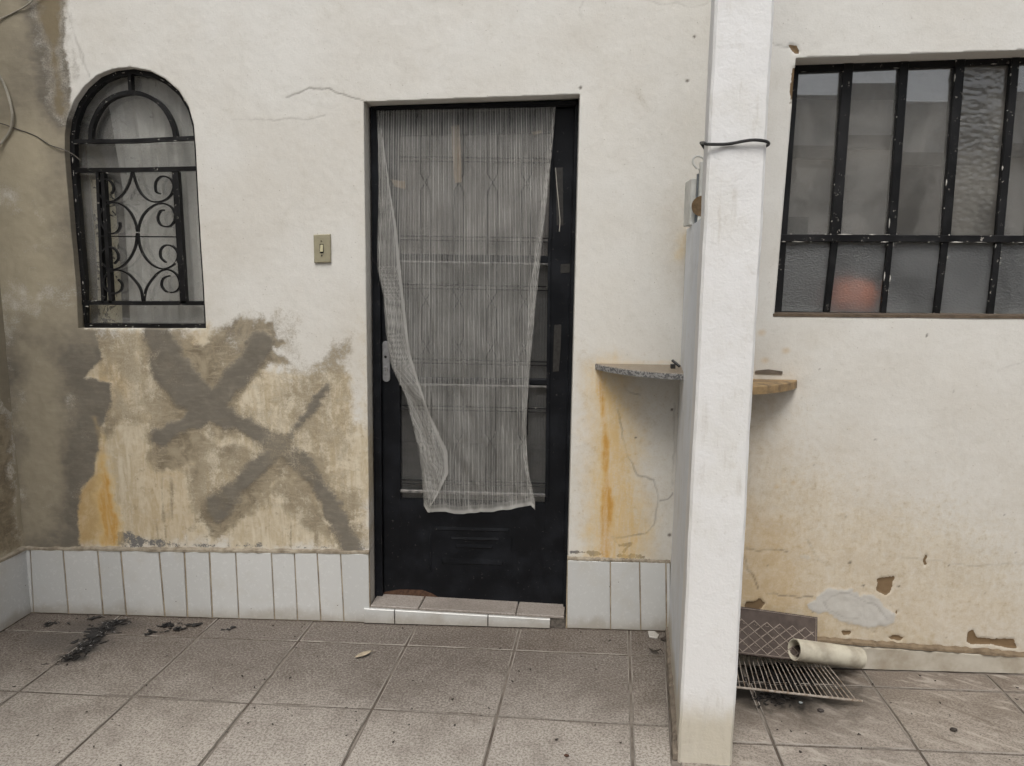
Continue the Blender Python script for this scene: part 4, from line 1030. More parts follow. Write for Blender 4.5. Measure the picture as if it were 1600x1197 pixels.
scr = [
 [(-1.685, 1.922), (-1.672, 1.871), (-1.651, 1.831), (-1.615, 1.805), (-1.569, 1.806), (-1.533, 1.829), (-1.517, 1.867), (-1.532, 1.898), (-1.566, 1.905), (-1.591, 1.882), (-1.593, 1.846), (-1.575, 1.836)],
 [(-1.687, 1.922), (-1.707, 1.871), (-1.736, 1.830), (-1.776, 1.804), (-1.811, 1.809), (-1.833, 1.837), (-1.833, 1.873), (-1.810, 1.893), (-1.781, 1.883), (-1.770, 1.855), (-1.782, 1.835)],
 [(-1.679, 1.681), (-1.666, 1.725), (-1.642, 1.761), (-1.602, 1.790), (-1.559, 1.796), (-1.526, 1.775), (-1.520, 1.734), (-1.543, 1.705), (-1.578, 1.708), (-1.592, 1.736), (-1.580, 1.765), (-1.563, 1.770)],
 [(-1.682, 1.681), (-1.690, 1.725), (-1.711, 1.766), (-1.747, 1.794), (-1.793, 1.796), (-1.821, 1.775), (-1.832, 1.736), (-1.824, 1.698), (-1.802, 1.674), (-1.772, 1.677), (-1.754, 1.701), (-1.755, 1.719)],
 [(-1.680, 1.676), (-1.675, 1.621), (-1.654, 1.574), (-1.618, 1.540), (-1.573, 1.530), (-1.531, 1.552), (-1.515, 1.589), (-1.532, 1.620), (-1.564, 1.627), (-1.587, 1.609), (-1.589, 1.577), (-1.568, 1.556)],
 [(-1.683, 1.676), (-1.694, 1.621), (-1.722, 1.571), (-1.760, 1.536), (-1.804, 1.525), (-1.836, 1.543), (-1.844, 1.577), (-1.828, 1.606), (-1.800, 1.617), (-1.775, 1.599), (-1.771, 1.570), (-1.789, 1.549)],
 [(-1.674, 1.391), (-1.660, 1.444), (-1.633, 1.484), (-1.595, 1.519), (-1.554, 1.525), (-1.523, 1.502), (-1.514, 1.462), (-1.535, 1.435), (-1.573, 1.435), (-1.593, 1.461), (-1.583, 1.490), (-1.556, 1.501)],
 [(-1.677, 1.391), (-1.684, 1.444), (-1.707, 1.481), (-1.740, 1.512), (-1.783, 1.522), (-1.822, 1.506), (-1.838, 1.471), (-1.830, 1.440), (-1.801, 1.424), (-1.770, 1.438), (-1.762, 1.464), (-1.777, 1.483)]]
for s_ in scr:
    pts = smooth_line(s_, 6)
    band(pts, 0.0062, YA + 0.002, YA + 0.016).build('scroll', IRON, aw)
G_ARCH = glass_mat('arched_glass', dust=0.16, gloss_rough=0.02, dust_haze_col=(0.62, 0.61, 0.58), smear=9, ior=1.8)
innr = inset(outer, 0.002)
YGL = YA + 0.042
for lo, hi in (([(-1.698, 2.044)][0][1], 3.0), ([(-1.706, 1.930)][0][1], [(-1.698, 2.046)][0][1]), ([(-1.743, 1.384)][0][1], [(-1.706, 1.930)][0][1]), (0, [(-1.743, 1.384)][0][1])):
    q = clip(clip(innr, (-3, lo + 0.002), (3, lo + 0.002)), (3, hi - 0.002), (-3, hi - 0.002))
    if len(q) > 2:
        mb = MB(); mb.prism_xz(q, YGL, YGL + 0.004); mb.build('glass_pane', G_ARCH, aw)

# ------------------------------------------------------------------ right-hand window
win = empty('window', (1.6, YR + 0.1, 1.39), house)
tag(win, 'wide iron window of ten tall and short panes with chipped black paint')
Y2 = YR + 0.10
def q4(mb, pts, y0, y1, ch=0.002): mb.prism_xz(pts, y0, y1, ch)
def dup_px(poly, dx):
    return [(x + dx, z) for x, z in poly]
mb = MB()
q4(mb, [(0.903, 2.320), (0.933, 2.320), (0.928, 1.389), (0.896, 1.389)], Y2, Y2 + 0.03)
q4(mb, [(0.86, 2.303), (2.46, 2.372), (2.46, 2.335), (0.86, 2.268)], Y2 + 0.001, Y2 + 0.029)
q4(mb, [(0.86, 1.398), (2.46, 1.398), (2.46, 1.380), (0.86, 1.376)], Y2 + 0.001, Y2 + 0.029)
mb.build('outer_frame', IRON, win)
mull = [[(1.090, 2.324), (1.127, 2.324), (1.129, 1.677), (1.090, 1.677)], [(1.293, 2.331), (1.325, 2.331), (1.335, 1.679), (1.305, 1.679)], [(1.491, 2.338), (1.525, 2.338), (1.536, 1.681), (1.503, 1.681)], [(1.688, 2.343), (1.718, 2.343), (1.731, 1.683), (1.703, 1.683)]]
mull += [dup_px(mull[3], 0.218), dup_px(mull[3], 0.436), dup_px(mull[3], 0.654)]
for m4 in mull:
    mb = MB(); q4(mb, m4, Y2 - 0.004, Y2 + 0.028); mb.build('mullion', IRON, win)
mull2 = [[(1.098, 1.677), (1.124, 1.677), (1.112, 1.387), (1.088, 1.387)], [(1.307, 1.679), (1.328, 1.679), (1.325, 1.390), (1.303, 1.390)], [(1.508, 1.681), (1.534, 1.681), (1.527, 1.388), (1.503, 1.388)], [(1.706, 1.683), (1.729, 1.683), (1.728, 1.391), (1.704, 1.391)]]
mull2 += [dup_px(mull2[3], 0.218), dup_px(mull2[3], 0.436), dup_px(mull2[3], 0.654)]
for m4 in mull2:
    mb = MB(); q4(mb, m4, Y2 + 0.0005, Y2 + 0.027); mb.build('mullion', IRON, win)
tz = [(0.896, 1.689), (0.898, 1.661), (1.808, 1.672), (1.805, 1.696)]
mb = MB(); q4(mb, [tz[0], tz[1], (2.46, tz[2][1]), (2.46, tz[3][1])], Y2 - 0.007, Y2 + 0.026); mb.build('transom', IRON, win)
G_CLEAR = glass_mat('clear_window_glass', dust=0.19, gloss_rough=0.015, dust_haze_col=(0.62, 0.60, 0.56), ior=2.2)
G_HAM = glass_mat('hammered_glass', dust=0.20, gloss_rough=0.20, dust_haze_col=(0.55, 0.52, 0.46), pattern='hammer', pstr=0.22, ior=1.9, frost=0.6)
G_FROST = glass_mat('frosted_glass', dust=0.17, gloss_rough=0.25, dust_haze_col=(0.42, 0.43, 0.43), pattern='frost', pstr=0.55, frost=0.65, tint=(0.93, 0.94, 0.94), ior=1.6)
def edge_x(m4, z, right):
    a, b = (m4[1], m4[2]) if right else (m4[0], m4[3])
    t = (z - a[1]) / (b[1] - a[1]); return a[0] + (b[0] - a[0]) * t
lf = [(0.933, 2.320), (0.928, 1.389)]
def lx(z): return lf[0][0] + (lf[1][0] - lf[0][0]) * (z - lf[0][1]) / (lf[1][1] - lf[0][1])
zt_m = (tz[0][1] + tz[1][1]) / 2
tilt = [0.010, -0.014, 0.0, 0.012, -0.006, 0.01, 0.0, 0.0]
tilz = [0.004, -0.012, 0.016, 0.0, 0.0, 0.0, 0.0, 0.0]
YP = Y2 + 0.014
for k in range(8):
    for up in (True, False):
        ms = mull if up else mull2
        zb, zt = (zt_m, 2.345) if up else (1.388, zt_m)
        xl = [(lx(z) if k == 0 else edge_x(ms[k - 1], z, True)) - 0.006 for z in (zb, zt)]
        xr = [(2.455 if k == 7 else edge_x(ms[k], z, False)) + 0.006 for z in (zb, zt)]
        q = [(xl[0], zb), (xr[0], zb), (xr[1], min(zt, 2.29 + 0.043 * (xr[1] - 0.886))), (xl[1], min(zt, 2.29 + 0.043 * (xl[1] - 0.886)))]
        mb = MB(); mb.prism_xz(q, 0, 0.0035)
        cxm = (xl[0] + xr[0]) / 2; czm = (zb + zt) / 2
        tx, tzz = (tilt[k], tilz[k]) if up else (0, 0)
        mb.v = [(x, YP + y + (x - cxm) * tx + (z - czm) * tzz * 0.5, z) for x, y, z in mb.v]
        mb.build('glass_pane', (G_HAM if k == 3 else G_CLEAR) if up else G_FROST, win)
# sill mortar under the frame
mb = MB(); mb.prism_xz([(0.866, 1.384), (2.46, 1.392), (2.46, 1.4035), (0.866, 1.3945)], YR - 0.002, Y2 + 0.05); mb.build('sill', simple_mat('sill_mortar', (0.13, 0.095, 0.065), 0.95, 0.4, 30), win)

PUTTY = simple_mat('old_white_putty', (0.62, 0.60, 0.55), 0.85, 0.3, 60)
def chips(name, lines, n, parent, y, wmax=0.0032, lmax=0.045):
    """flakes of white paint and putty left along the edges of the bars"""
    m_ = MB()
    for (a, b) in lines:
        L = math.hypot(b[0] - a[0], b[1] - a[1]); dx, dz = (b[0] - a[0]) / L, (b[1] - a[1]) / L
        t = random.random() * 0.05
        while t < L:
            ln = lmax * random.random() ** 3 + 0.003; w = random.uniform(0.0010, wmax)
            x0_, z0_ = a[0] + dx * t, a[1] + dz * t; x1_, z1_ = x0_ + dx * ln, z0_ + dz * ln
            m_.prism_xz([(x0_, z0_), (x0_ + dx * ln * 0.4 - dz * w, z0_ + dz * ln * 0.4 + dx * w), (x1_, z1_), (x0_ + dx * ln * 0.5 + dz * w * 0.5, z0_ + dz * ln * 0.5 - dx * w * 0.5)], y - 0.0012, y + 0.003)
            t += ln + random.expovariate(n)
    o = m_.build(name, PUTTY, parent); o['kind'] = 'stuff'; return o
ln_ = []
for m4 in mull: ln_ += [(m4[0], m4[3]), (m4[1], m4[2])]
chips('paint_flakes', ln_, 5, win, Y2 - 0.004)
ln_ = []
for m4 in mull2: ln_ += [(m4[0], m4[3]), (m4[1], m4[2])]
chips('paint_flakes', ln_, 5, win, Y2 + 0.0005)
chips('paint_flakes', [((tz[0][0], tz[0][1]), (2.4, tz[3][1])), ((tz[1][0], tz[1][1]), (2.4, tz[2][1]))], 8, win, Y2 - 0.007, 0.004, 0.06)
chips('paint_flakes', [((0.90, 2.272), (2.4, 2.336))], 6, win, Y2 + 0.001, 0.003, 0.05)
aw_l = []
for pl_ in ([(-1.934, 2.031), (-1.416, 2.049)], [(-1.938, 1.914), (-1.415, 1.925)], [(-1.949, 1.368), (-1.412, 1.375)], [(-1.947, 1.392), (-1.411, 1.399)], [(-1.525, 1.919), (-1.520, 1.398)], [(-1.944, 1.840), (-1.954, 1.365)]): aw_l.append((pl_[0], pl_[1]))
chips('paint_flakes', aw_l, 8, aw, YA + 0.001, 0.0026, 0.022)
rim = [Vector(p) for p in outer]
chips('paint_flakes', [((p.x, p.y), (q_.x, q_.y)) for p, q_ in zip(rim, rim[1:] + rim[:1])], 4, aw, YA, 0.003, 0.024)

# ------------------------------------------------------------------ left side wall
side = None
def side_masks(X, Z):            # X runs from the corner (0) towards the street
    z0_ = np.zeros_like(X)
    cement = np.clip((0.85 - X) / 0.10 + 3 * fbm(X, Z, 4, 4, 111), 0, 1)
    tan = m_poly(X, Z, [(0.02, 0.30), (0.30, 0.30), (0.32, 0.80), (0.10, 1.05), (0.02, 0.95)], soft=0.05, warp=0.04, seed=112) * 0.85
    cement = np.where(tan > 0.4, 1 - tan, cement)
    cream = np.clip(1.2 - Z, 0, 1) * 0.8
    dirt = np.clip(0.35 + fbm(X, Z, 2, 4, 113), 0, 0.8)
    crack = mx_(m_crack(X, Z, [(0.9, 2.2), (1.2, 2.1), (1.6, 2.15), (2.0, 1.95)], seed=114), m_crack(X, Z, [(1.3, 2.6), (1.35, 2.3), (1.32, 2.0), (1.4, 1.6)], seed=115))
    return (np.stack([cement, tan, cream, z0_], 1), np.stack([z0_, z0_, crack, dirt], 1), np.stack([z0_, z0_, z0_, np.clip(0.6 + fbm(X, Z, 3, 3, 116), 0, 1)], 1))
side = wall_grid('side_wall', 0.0, 4.6, 0.0, CEIL, 0.012, [], side_masks, wall_disp, 0.0, 0.1, None)
tag(side, 'stained grey side wall meeting the house front at the left edge', 'wall', kind='thing')
# place: local x -> towards the camera along the wall, local -y -> into the yard (+x)
th = math.atan2(0.06, 1.0)
ex = Vector((-math.sin(th), -math.cos(th), 0)); ey = Vector((-math.cos(th), math.sin(th), 0))
side.matrix_basis = Matrix(((ex.x, ey.x, 0, -2.262), (ex.y, ey.y, 0, 3.09), (0, 0, 1, 0), (0, 0, 0, 1)))
sm = side.matrix_basis
zt0 = tops[0][1]
xs_t = [0.004, 0.262, 0.52, 0.78, 1.04, 1.30, 1.56]
for i in range(len(xs_t) - 1):
    mb = MB(); mb.prism_xz([(xs_t[i] + 0.002, 0.004), (xs_t[i + 1] - 0.002, 0.004), (xs_t[i + 1] - 0.002, zt0 - 0.003), (xs_t[i] + 0.002, zt0 - 0.003)], -0.013, 0.004, 0.0016)
    mb.v = [tuple(sm @ Vector(v)) for v in mb.v]
    mb.build('skirting_tile', GLAZED, side)
mb = MB(); mb.prism_xz([(0, 0), (1.56, 0), (1.56, zt0 - 0.001), (0, zt0 - 0.001)], -0.009, 0.003); mb.v = [tuple(sm @ Vector(v)) for v in mb.v]; mb.build('skirting_mortar', SKGROUT, side)
mb = MB()
rings = []
for k in range(40):
    x = 1.56 * k / 39; o_ = 0.015 * random.uniform(0.8, 1.2); h = 0.016 * random.uniform(0.75, 1.25)
    rings.append([sm @ Vector(p) for p in ((x, 0.006, zt0 - 0.002), (x, -o_, zt0 - 0.002), (x, -o_ * 0.9, zt0 + h * 0.45), (x, 0.006, zt0 + h))])
mb.loft(rings); mb.build('skirting_ledge', LEDGE, side)

# ------------------------------------------------------------------ pillar and low partition
def rough_block(name, quad, z0, z1, mat, label, cat, amp=0.0042, step=0.03, lean=(0, 0), taper=0.0):
    """plastered block: quad is four floor corners, faces gently uneven, edges worn round"""
    bm = bmesh.new()
    n = max(4, int((z1 - z0) / step))
    per = []
    for i in range(4):
        a = Vector(quad[i]); b = Vector(quad[(i + 1) % 4])
        k = max(3, int((b - a).length / step))
        r = min(0.008, (b - a).length * 0.2)
        ts = [r / (b - a).length] + [j / k for j in range(1, k)] + [1 - r / (b - a).length]
        for t in ts: per.append(a + (b - a) * t)
    c = sum(per, Vector((0, 0))) / len(per)
    rings = []
    for j in range(n + 1):
        z = z0 + (z1 - z0) * j / n
        ring = []
        for q_ in per:
            d = (q_ - c).normalized()
            nz = float(fbm(np.array([q_.x * 3 + q_.y * 2]), np.array([z]), 2.2, 3, 121)) + 0.4 * float(fbm(np.array([q_.x * 3 + q_.y * 2]), np.array([z]), 14, 2, 122))
            p = q_ + d * amp * 2 * nz
            ring.append((quad[0][0] + (p.x - quad[0][0]) * (1 - taper * z) + lean[0] * z, p.y + lean[1] * z, z))
        rings.append(ring)
    mb = MB(); mb.loft(rings)
    o = mb.build(name, mat, smooth=True)
    tag(o, label, cat, kind='thing')
    return o
pf = [(0.463, 0.005), (0.637, 0.012), (0.459, 2.247), (0.615, 2.247)]
PFL = (0.463, 2.205); PFR = (pf[1][0] - 0.004, 2.195)
PBL = (0.484, 2.360); PBR = (pf[1][0] + 0.010, 2.350)
pillar = rough_block('pillar', [PFL, PFR, PBR, PBL], -0.01, 3.3, PILLAR_PAINT, 'square white painted pillar in front of the low wall, yellowed at its foot', 'pillar', lean=(-0.001, 0.0), taper=0.030)
pb0 = (0.486, 2.352); pb1 = (0.579, 3.095)
part = rough_block('partition_wall', [pb0, (PBR[0] - 0.012, 2.345), (0.725, 3.095), pb1], -0.01, 1.71, PART_PAINT, 'chest-high white partition wall running back from the pillar to the house', 'wall')
mb = MB()
nn = 30; rings = []
for k in range(nn + 1):
    t = k / nn; x = PFL[0] + (0.579 - PFL[0]) * t; y = PFL[1] + 0.01 + (3.08 - PFL[1]) * t
    o_ = random.uniform(0.012, 0.018); h = 0.035 * random.uniform(0.8, 1.3)
    rings.append([(x + 0.01, y, 0), (x - o_, y, 0), (x - o_ * 0.8, y, h * 0.6), (x + 0.01, y, h)])
mb.loft(rings); mb.build('base_fillet', simple_mat('fillet_mortar', (0.24, 0.20, 0.155), 0.95, 0.4, 30, bump=0.5), part)

# ------------------------------------------------------------------ corner shelves
def granite():
    m = new_mat('granite'); N = NT(m); pos = N.pos()
    v = N.voro(pos, 160, out='Color'); sep = N.n('ShaderNodeSeparateColor'); N.t.links.new(v, sep.inputs[0])
    c = N.mix(N.ramp(sep.outputs[0], 0.35, 0.6), (0.10, 0.10, 0.10), (0.30, 0.295, 0.285))
    geo = N.n('ShaderNodeNewGeometry'); sp = N.n('ShaderNodeSeparateXYZ'); N.t.links.new(geo.outputs['Normal'], sp.inputs[0])
    dust = N.math('MULTIPLY', N.ramp(sp.outputs[2], 0.5, 0.9), 0.85)
    c = N.mix(dust, c, N.mix(N.noise(pos, 20), (0.20, 0.155, 0.105), (0.29, 0.23, 0.16)))
    N.out(N.bsdf(c, 0.45, N.bump(N.noise(pos, 200), 0.3, 0.002))); return m
GRANITE = granite()
def shelf(name, cx_, cy_, rx, ry, ang0, ang1, z, th, mat, label):
    sgn = -1 if ang0 < 4 else 1
    pts = [(cx_, cy_), (cx_ + sgn * rx, cy_)] + [(cx_ + sgn * rx * t, cy_ - ry * (1 - t ** 2.3) ** 0.85 - 0.020) for t in [1 - k / 22 for k in range(23)]]
    mb = MB(); mb.prism_xy(pts, z - th, z, 0.003)
    o = mb.build(name, mat); tag(o, label, 'shelf', 'stone shelves let into the partition corners'); return o
sl = [(0.230, 1.154), (0.575, 1.176)]
zsh = (sl[0][1] + sl[1][1]) / 2
shelf('corner_shelf', 0.600, YW + 0.02, 0.600 - sl[0][0], 0.265, math.pi, 1.5 * math.pi, zsh, 0.024, GRANITE, 'grey granite quarter-round shelf with rust running down the wall below it')
OCH_STONE = simple_mat('rust_stained_stone', (0.36, 0.245, 0.12), 0.8, 0.35, 26, col2=(0.17, 0.12, 0.07), bump=0.6)
sr = [(0.972, 1.146), (0.813, 1.173)]
shelf('corner_shelf', 0.62, YR + 0.02, sr[0][0] - 0.62, 0.20, 1.5 * math.pi, 2 * math.pi, (sr[0][1] + sr[1][1]) / 2 - 0.012, 0.030, OCH_STONE, 'rust-yellow stone quarter-round shelf to the right of the pillar')
mb = MB(); mb.prism_xz([(0.813, 1.180), (0.860, 1.186), (0.913, 1.179), (0.913, 1.169), (0.813, 1.170)], YR - 0.006, YR + 0.006); o = mb.build('shelf_slot', simple_mat('slot_stone', (0.16, 0.13, 0.10), 0.9), rw)
pg = [(0.525, 1.191), (0.548, 1.171)]
mb = MB(); mb.tube([(pg[0][0], 2.98, pg[0][1] + 0.006), (pg[1][0] + 0.004, 2.955, zsh + 0.010)], 0.006, 8)
mb.box(pg[0][0] - 0.006, pg[0][0] + 0.012, 2.965, 2.985, zsh, zsh + 0.018)
tag(mb.build('plastic_clip', simple_mat('black_plastic', (0.03, 0.03, 0.03), 0.4), bevel=0.002), 'small black clip lying on the granite shelf against the partition', 'clip')

# ------------------------------------------------------------------ white box on the partition
bx = [(0.531, 1.712), (0.551, 1.712), (0.525, 1.887), (0.576, 1.780), (0.545, 1.940)]
zb0 = 1.712
X0 = bx[0][0]
boxo = empty('nest_box', (X0 + 0.06, 2.82, zb0))
tag(boxo, 'white box with a round opening and wire loop standing on the partition behind the pillar', 'box')
WBOX = simple_mat('box_white', (0.62, 0.62, 0.58), 0.6, 0.2, 15, col2=(0.50, 0.50, 0.46))
zt_b = bx[2][1]
mb = MB(); mb.box(X0 + 0.002, X0 + 0.10, 2.80, 2.92, zb0, zt_b - 0.01); mb.build('body', WBOX, boxo, bevel=0.004)
mb = MB(); mb.box(X0 + 0.026, X0 + 0.13, 2.775, 2.797, zb0, zt_b + 0.045); mb.build('front_panel', WBOX, boxo, bevel=0.003)
hc = [(0.570, 1.778)][0]
mb = MB(); mb.prism_xz(disc(hc[0], hc[1], 0.036, 0, 0, 28), 2.7735, 2.780, 0.0); mb.build('round_opening', simple_mat('brown_cork', (0.17, 0.11, 0.055), 0.9, 0.4, 60), boxo)
lp = [(0.549, 1.908), (0.535, 1.926), (0.534, 1.943), (0.547, 1.952), (0.563, 1.948), (0.572, 1.939), (0.569, 1.922), (0.554, 1.906)]
mb = MB(); mb.tube(smooth_line([(p[0], 2.787, p[1]) for p in lp], 4), 0.004, 7); mb.build('wire_loop', WBOX, boxo, smooth=True)
mb = MB(); mb.box(X0 + 0.020, X0 + 0.025, 2.785, 2.80, zb0, zt_b + 0.004); mb.build('hinge_strip', simple_mat('box_grey', (0.16, 0.18, 0.19), 0.6), boxo)

# ------------------------------------------------------------------ cable tie round the pillar
BLK = simple_mat('black_rubber', (0.018, 0.018, 0.018), 0.5, 0.3)
zc = [(0.467, 1.901), (0.631, 1.907)]
m1, m2 = 0.010, 0.006
loop = [(PFL[0] + 0.010, PBL[1] + 0.004, zc[0][1] + 0.030), (PFL[0] - 0.006, PFL[1] + 0.03, zc[0][1] + 0.010), (PFL[0] - 0.005, PFL[1] - 0.011, zc[0][1]), (PFL[0] + 0.05, PFL[1] - 0.010, zc[0][1] + 0.001),
        (PFR[0] - 0.06, PFR[1] - 0.010, zc[1][1] + 0.004), (PFR[0] - 0.022, PFR[1] - 0.011, zc[1][1] + 0.002), (PFR[0] - 0.006, PFR[1] + 0.002, zc[1][1] - 0.003), (PFR[0] - 0.002, PFR[1] + 0.05, zc[1][1] - 0.004), (PBR[0] - 0.006, PBR[1], zc[1][1] + 0.002),
        (PBR[0] - 0.03, PBR[1] + 0.014, zc[1][1]), (PBL[0] + 0.03, PBL[1] + 0.014, zc[0][1]), (PFL[0] + 0.010, PBL[1] + 0.004, zc[0][1] + 0.030)]
mb = MB(); mb.tube(smooth_line(loop, 6), 0.0044, 8)
tag(mb.build('cable_tie', BLK, smooth=True), 'black cable tied round the white pillar', 'cable')

# ------------------------------------------------------------------ light switch
sw = [(-0.927, 1.675), (-0.858, 1.678), (-0.860, 1.564), (-0.928, 1.562)]
switch = empty('light_switch', (sw[0][0] + 0.03, YW, sw[3][1]))
tag(switch, 'small beige light switch on the wall between arched window and door', 'light switch')
PLATE = simple_mat('aged_switch_plastic', (0.345, 0.315, 0.215), 0.45, 0.15, 30)
mb = MB(); mb.prism_xz(sw, YW - 0.011, YW + 0.004, 0.003); mb.build('plate', PLATE, switch)
rk = [(-0.902, 1.638), (-0.886, 1.638), (-0.887, 1.602), (-0.903, 1.601)]
mb = MB(); mb.prism_xz(rk, YW - 0.0118, YW - 0.009); mb.build('rocker_recess', BLACKHOLE, switch)
rr = [(-0.899, 1.635), (-0.888, 1.635), (-0.889, 1.607), (-0.900, 1.607)]
mb = MB(); mb.add([(rr[0][0], YW - 0.0125, rr[0][1]), (rr[1][0], YW - 0.0125, rr[1][1]), (rr[2][0], YW - 0.018, rr[2][1]), (rr[3][0], YW - 0.018, rr[3][1]), (rr[0][0], YW - 0.010, rr[0][1]), (rr[1][0], YW - 0.010, rr[1][1]), (rr[2][0], YW - 0.010, rr[2][1]), (rr[3][0], YW - 0.010, rr[3][1])],
               [(0,1,2,3),(4,7,6,5),(0,4,5,1),(1,5,6,2),(2,6,7,3),(3,7,4,0)])
mb.build('rocker', simple_mat('rocker_plastic', (0.52, 0.48, 0.30), 0.4, 0.1), switch)
for p in [(-0.895, 1.649), (-0.895, 1.591)]:
    mb = MB(); mb.prism_xz(disc(p[0], p[1], 0.0034, 0, 0, 10), YW - 0.0125, YW - 0.010); mb.build('screw', simple_mat('screw_dark', (0.12, 0.10, 0.07), 0.5, 0.2, metal=0.5), switch)

# ------------------------------------------------------------------ cables on the wall, top left
def cable(px, r, off, mat, label):
    mb = MB(); mb.tube(smooth_line([(p[0], YW - off - 0.004 * math.sin(i * 1.7), p[1]) for i, p in enumerate(px)], 6), r, 7)
    tag(mb.build('cable', mat, smooth=True), label, 'cable', 'loose cables on the wall')
CABLE_W = simple_mat('pale_cable', (0.42, 0.39, 0.32), 0.6, 0.3)
CABLE_D = simple_mat('dark_wire', (0.09, 0.08, 0.065), 0.6, 0.3)
cable([(-2.352, 2.430), (-2.217, 2.478), (-2.162, 2.498), (-2.108, 2.521), (-2.041, 2.550), (-1.994, 2.583), (-1.863, 2.667)], 0.0032, 0.010, CABLE_W, 'pale cable crossing the top left corner of the wall')
cable([(-2.326, 2.430), (-2.228, 2.358), (-2.182, 2.295), (-2.156, 2.236), (-2.138, 2.174), (-2.135, 2.125), (-2.153, 2.075), (-2.185, 2.037), (-2.209, 2.015), (-2.348, 1.961)], 0.0055, 0.014, CABLE_W, 'thick pale cable bowed in a loop at the left edge')
cable([(-2.357, 2.131), (-2.200, 2.105), (-2.136, 2.085), (-2.058, 2.058), (-1.995, 2.021), (-1.943, 2.004), (-1.903, 1.984), (-1.873, 1.959)], 0.0022, 0.008, CABLE_D, 'thin dark wire running into the arched window')

# ------------------------------------------------------------------ net curtain on the door
def net_mat():
    m = new_mat('striped_net'); N = NT(m)
    uv = N.n('ShaderNodeUVMap', uv_map='UVMap').outputs[0]
    sep = N.n('ShaderNodeSeparateXYZ'); N.t.links.new(uv, sep.inputs[0])
    hem = N.n('ShaderNodeAttribute', attribute_name='hem').outputs['Fac']
    ph = N.math('FRACT', N.math('DIVIDE', sep.outputs[0], 0.0066))
    st = N.ramp(N.math('ABSOLUTE', N.math('SUBTRACT', ph, 0.5)), 0.33, 0.12)
    weft = N.math('MULTIPLY', N.ramp(N.math('ABSOLUTE', N.math('SUBTRACT', N.math('FRACT', N.math('DIVIDE', sep.outputs[1], 0.0030)), 0.5)), 0.30, 0.18), 0.03)
    n = N.noise(N.scale(uv, (14, 5, 1)), 1.0, 4)
    beat = N.math('ADD', 0.74, N.math('MULTIPLY', 0.22, N.math('SINE', N.math('MULTIPLY', N.math('ADD', sep.outputs[0], N.math('MULTIPLY', n, 0.02)), 300.0))))
    cov = N.math('MULTIPLY', N.math('MULTIPLY', st, beat), N.ramp(n, 0.25, 0.78, 0.45, 1.1))
    cov = N.math('ADD', N.math('MULTIPLY', cov, 0.76), N.math('ADD', weft, 0.085), clamp=True)
    cov = N.math('MAXIMUM', cov, N.math('MULTIPLY', hem, 0.72), clamp=True)
    df = N.n('ShaderNodeBsdfDiffuse'); df.inputs['Color'].default_value = (0.64, 0.63, 0.595, 1)
    tl = N.n('ShaderNodeBsdfTranslucent'); tl.inputs['Color'].default_value = (0.55, 0.53, 0.48, 1)
    mx = N.n('ShaderNodeMixShader'); mx.inputs[0].default_value = 0.25
    N.t.links.new(df.outputs[0], mx.inputs[1]); N.t.links.new(tl.outputs[0], mx.inputs[2])
    tr = N.n('ShaderNodeBsdfTransparent')
    mo = N.n('ShaderNodeMixShader'); N.put(mo.inputs[0], cov)
    N.t.links.new(tr.outputs[0], mo.inputs[1]); N.t.links.new(mx.outputs[0], mo.inputs[2])
    N.out(mo.outputs[0]); return m
YC = YW + 0.072
cl = [(-0.677, 2.175), (-0.674, 2.030), (-0.677, 1.852), (-0.685, 1.645), (-0.687, 1.527), (-0.662, 1.408), (-0.651, 1.246), (-0.628, 1.110), (-0.569, 0.972), (-0.540, 0.833), (-0.514, 0.691), (-0.503, 0.576), (-0.498, 0.498)]
chm = [(-0.671, 2.175), (-0.648, 2.030), (-0.624, 1.853), (-0.599, 1.698), (-0.585, 1.541), (-0.566, 1.329), (-0.548, 1.166), (-0.498, 1.002), (-0.438, 0.863), (-0.391, 0.745), (-0.386, 0.651), (-0.428, 0.564), (-0.467, 0.499)]
crr = [(0.049, 2.192), (0.039, 2.034), (0.022, 1.832), (0.000, 1.601), (-0.017, 1.390), (-0.033, 1.174), (-0.044, 1.010), (-0.052, 0.843), (-0.045, 0.701), (-0.032, 0.602), (-0.008, 0.516)]
crh = [(0.041, 2.192), (0.024, 2.034), (0.002, 1.832), (-0.026, 1.600), (-0.047, 1.389), (-0.057, 1.174), (-0.065, 1.009), (-0.071, 0.842), (-0.061, 0.701), (-0.049, 0.601), (-0.028, 0.515)]
cbot = [(-0.498, 0.510), (-0.479, 0.490), (-0.439, 0.494), (-0.397, 0.500), (-0.361, 0.487), (-0.321, 0.479), (-0.276, 0.486), (-0.243, 0.501), (-0.192, 0.497), (-0.136, 0.501), (-0.095, 0.514), (-0.053, 0.526), (-0.028, 0.535), (-0.008, 0.513)]
def z_inv(line, z): 
    zz = [p[1] for p in line][::-1]; xx = [p[0] for p in line][::-1]
    return interp(z, zz, xx)
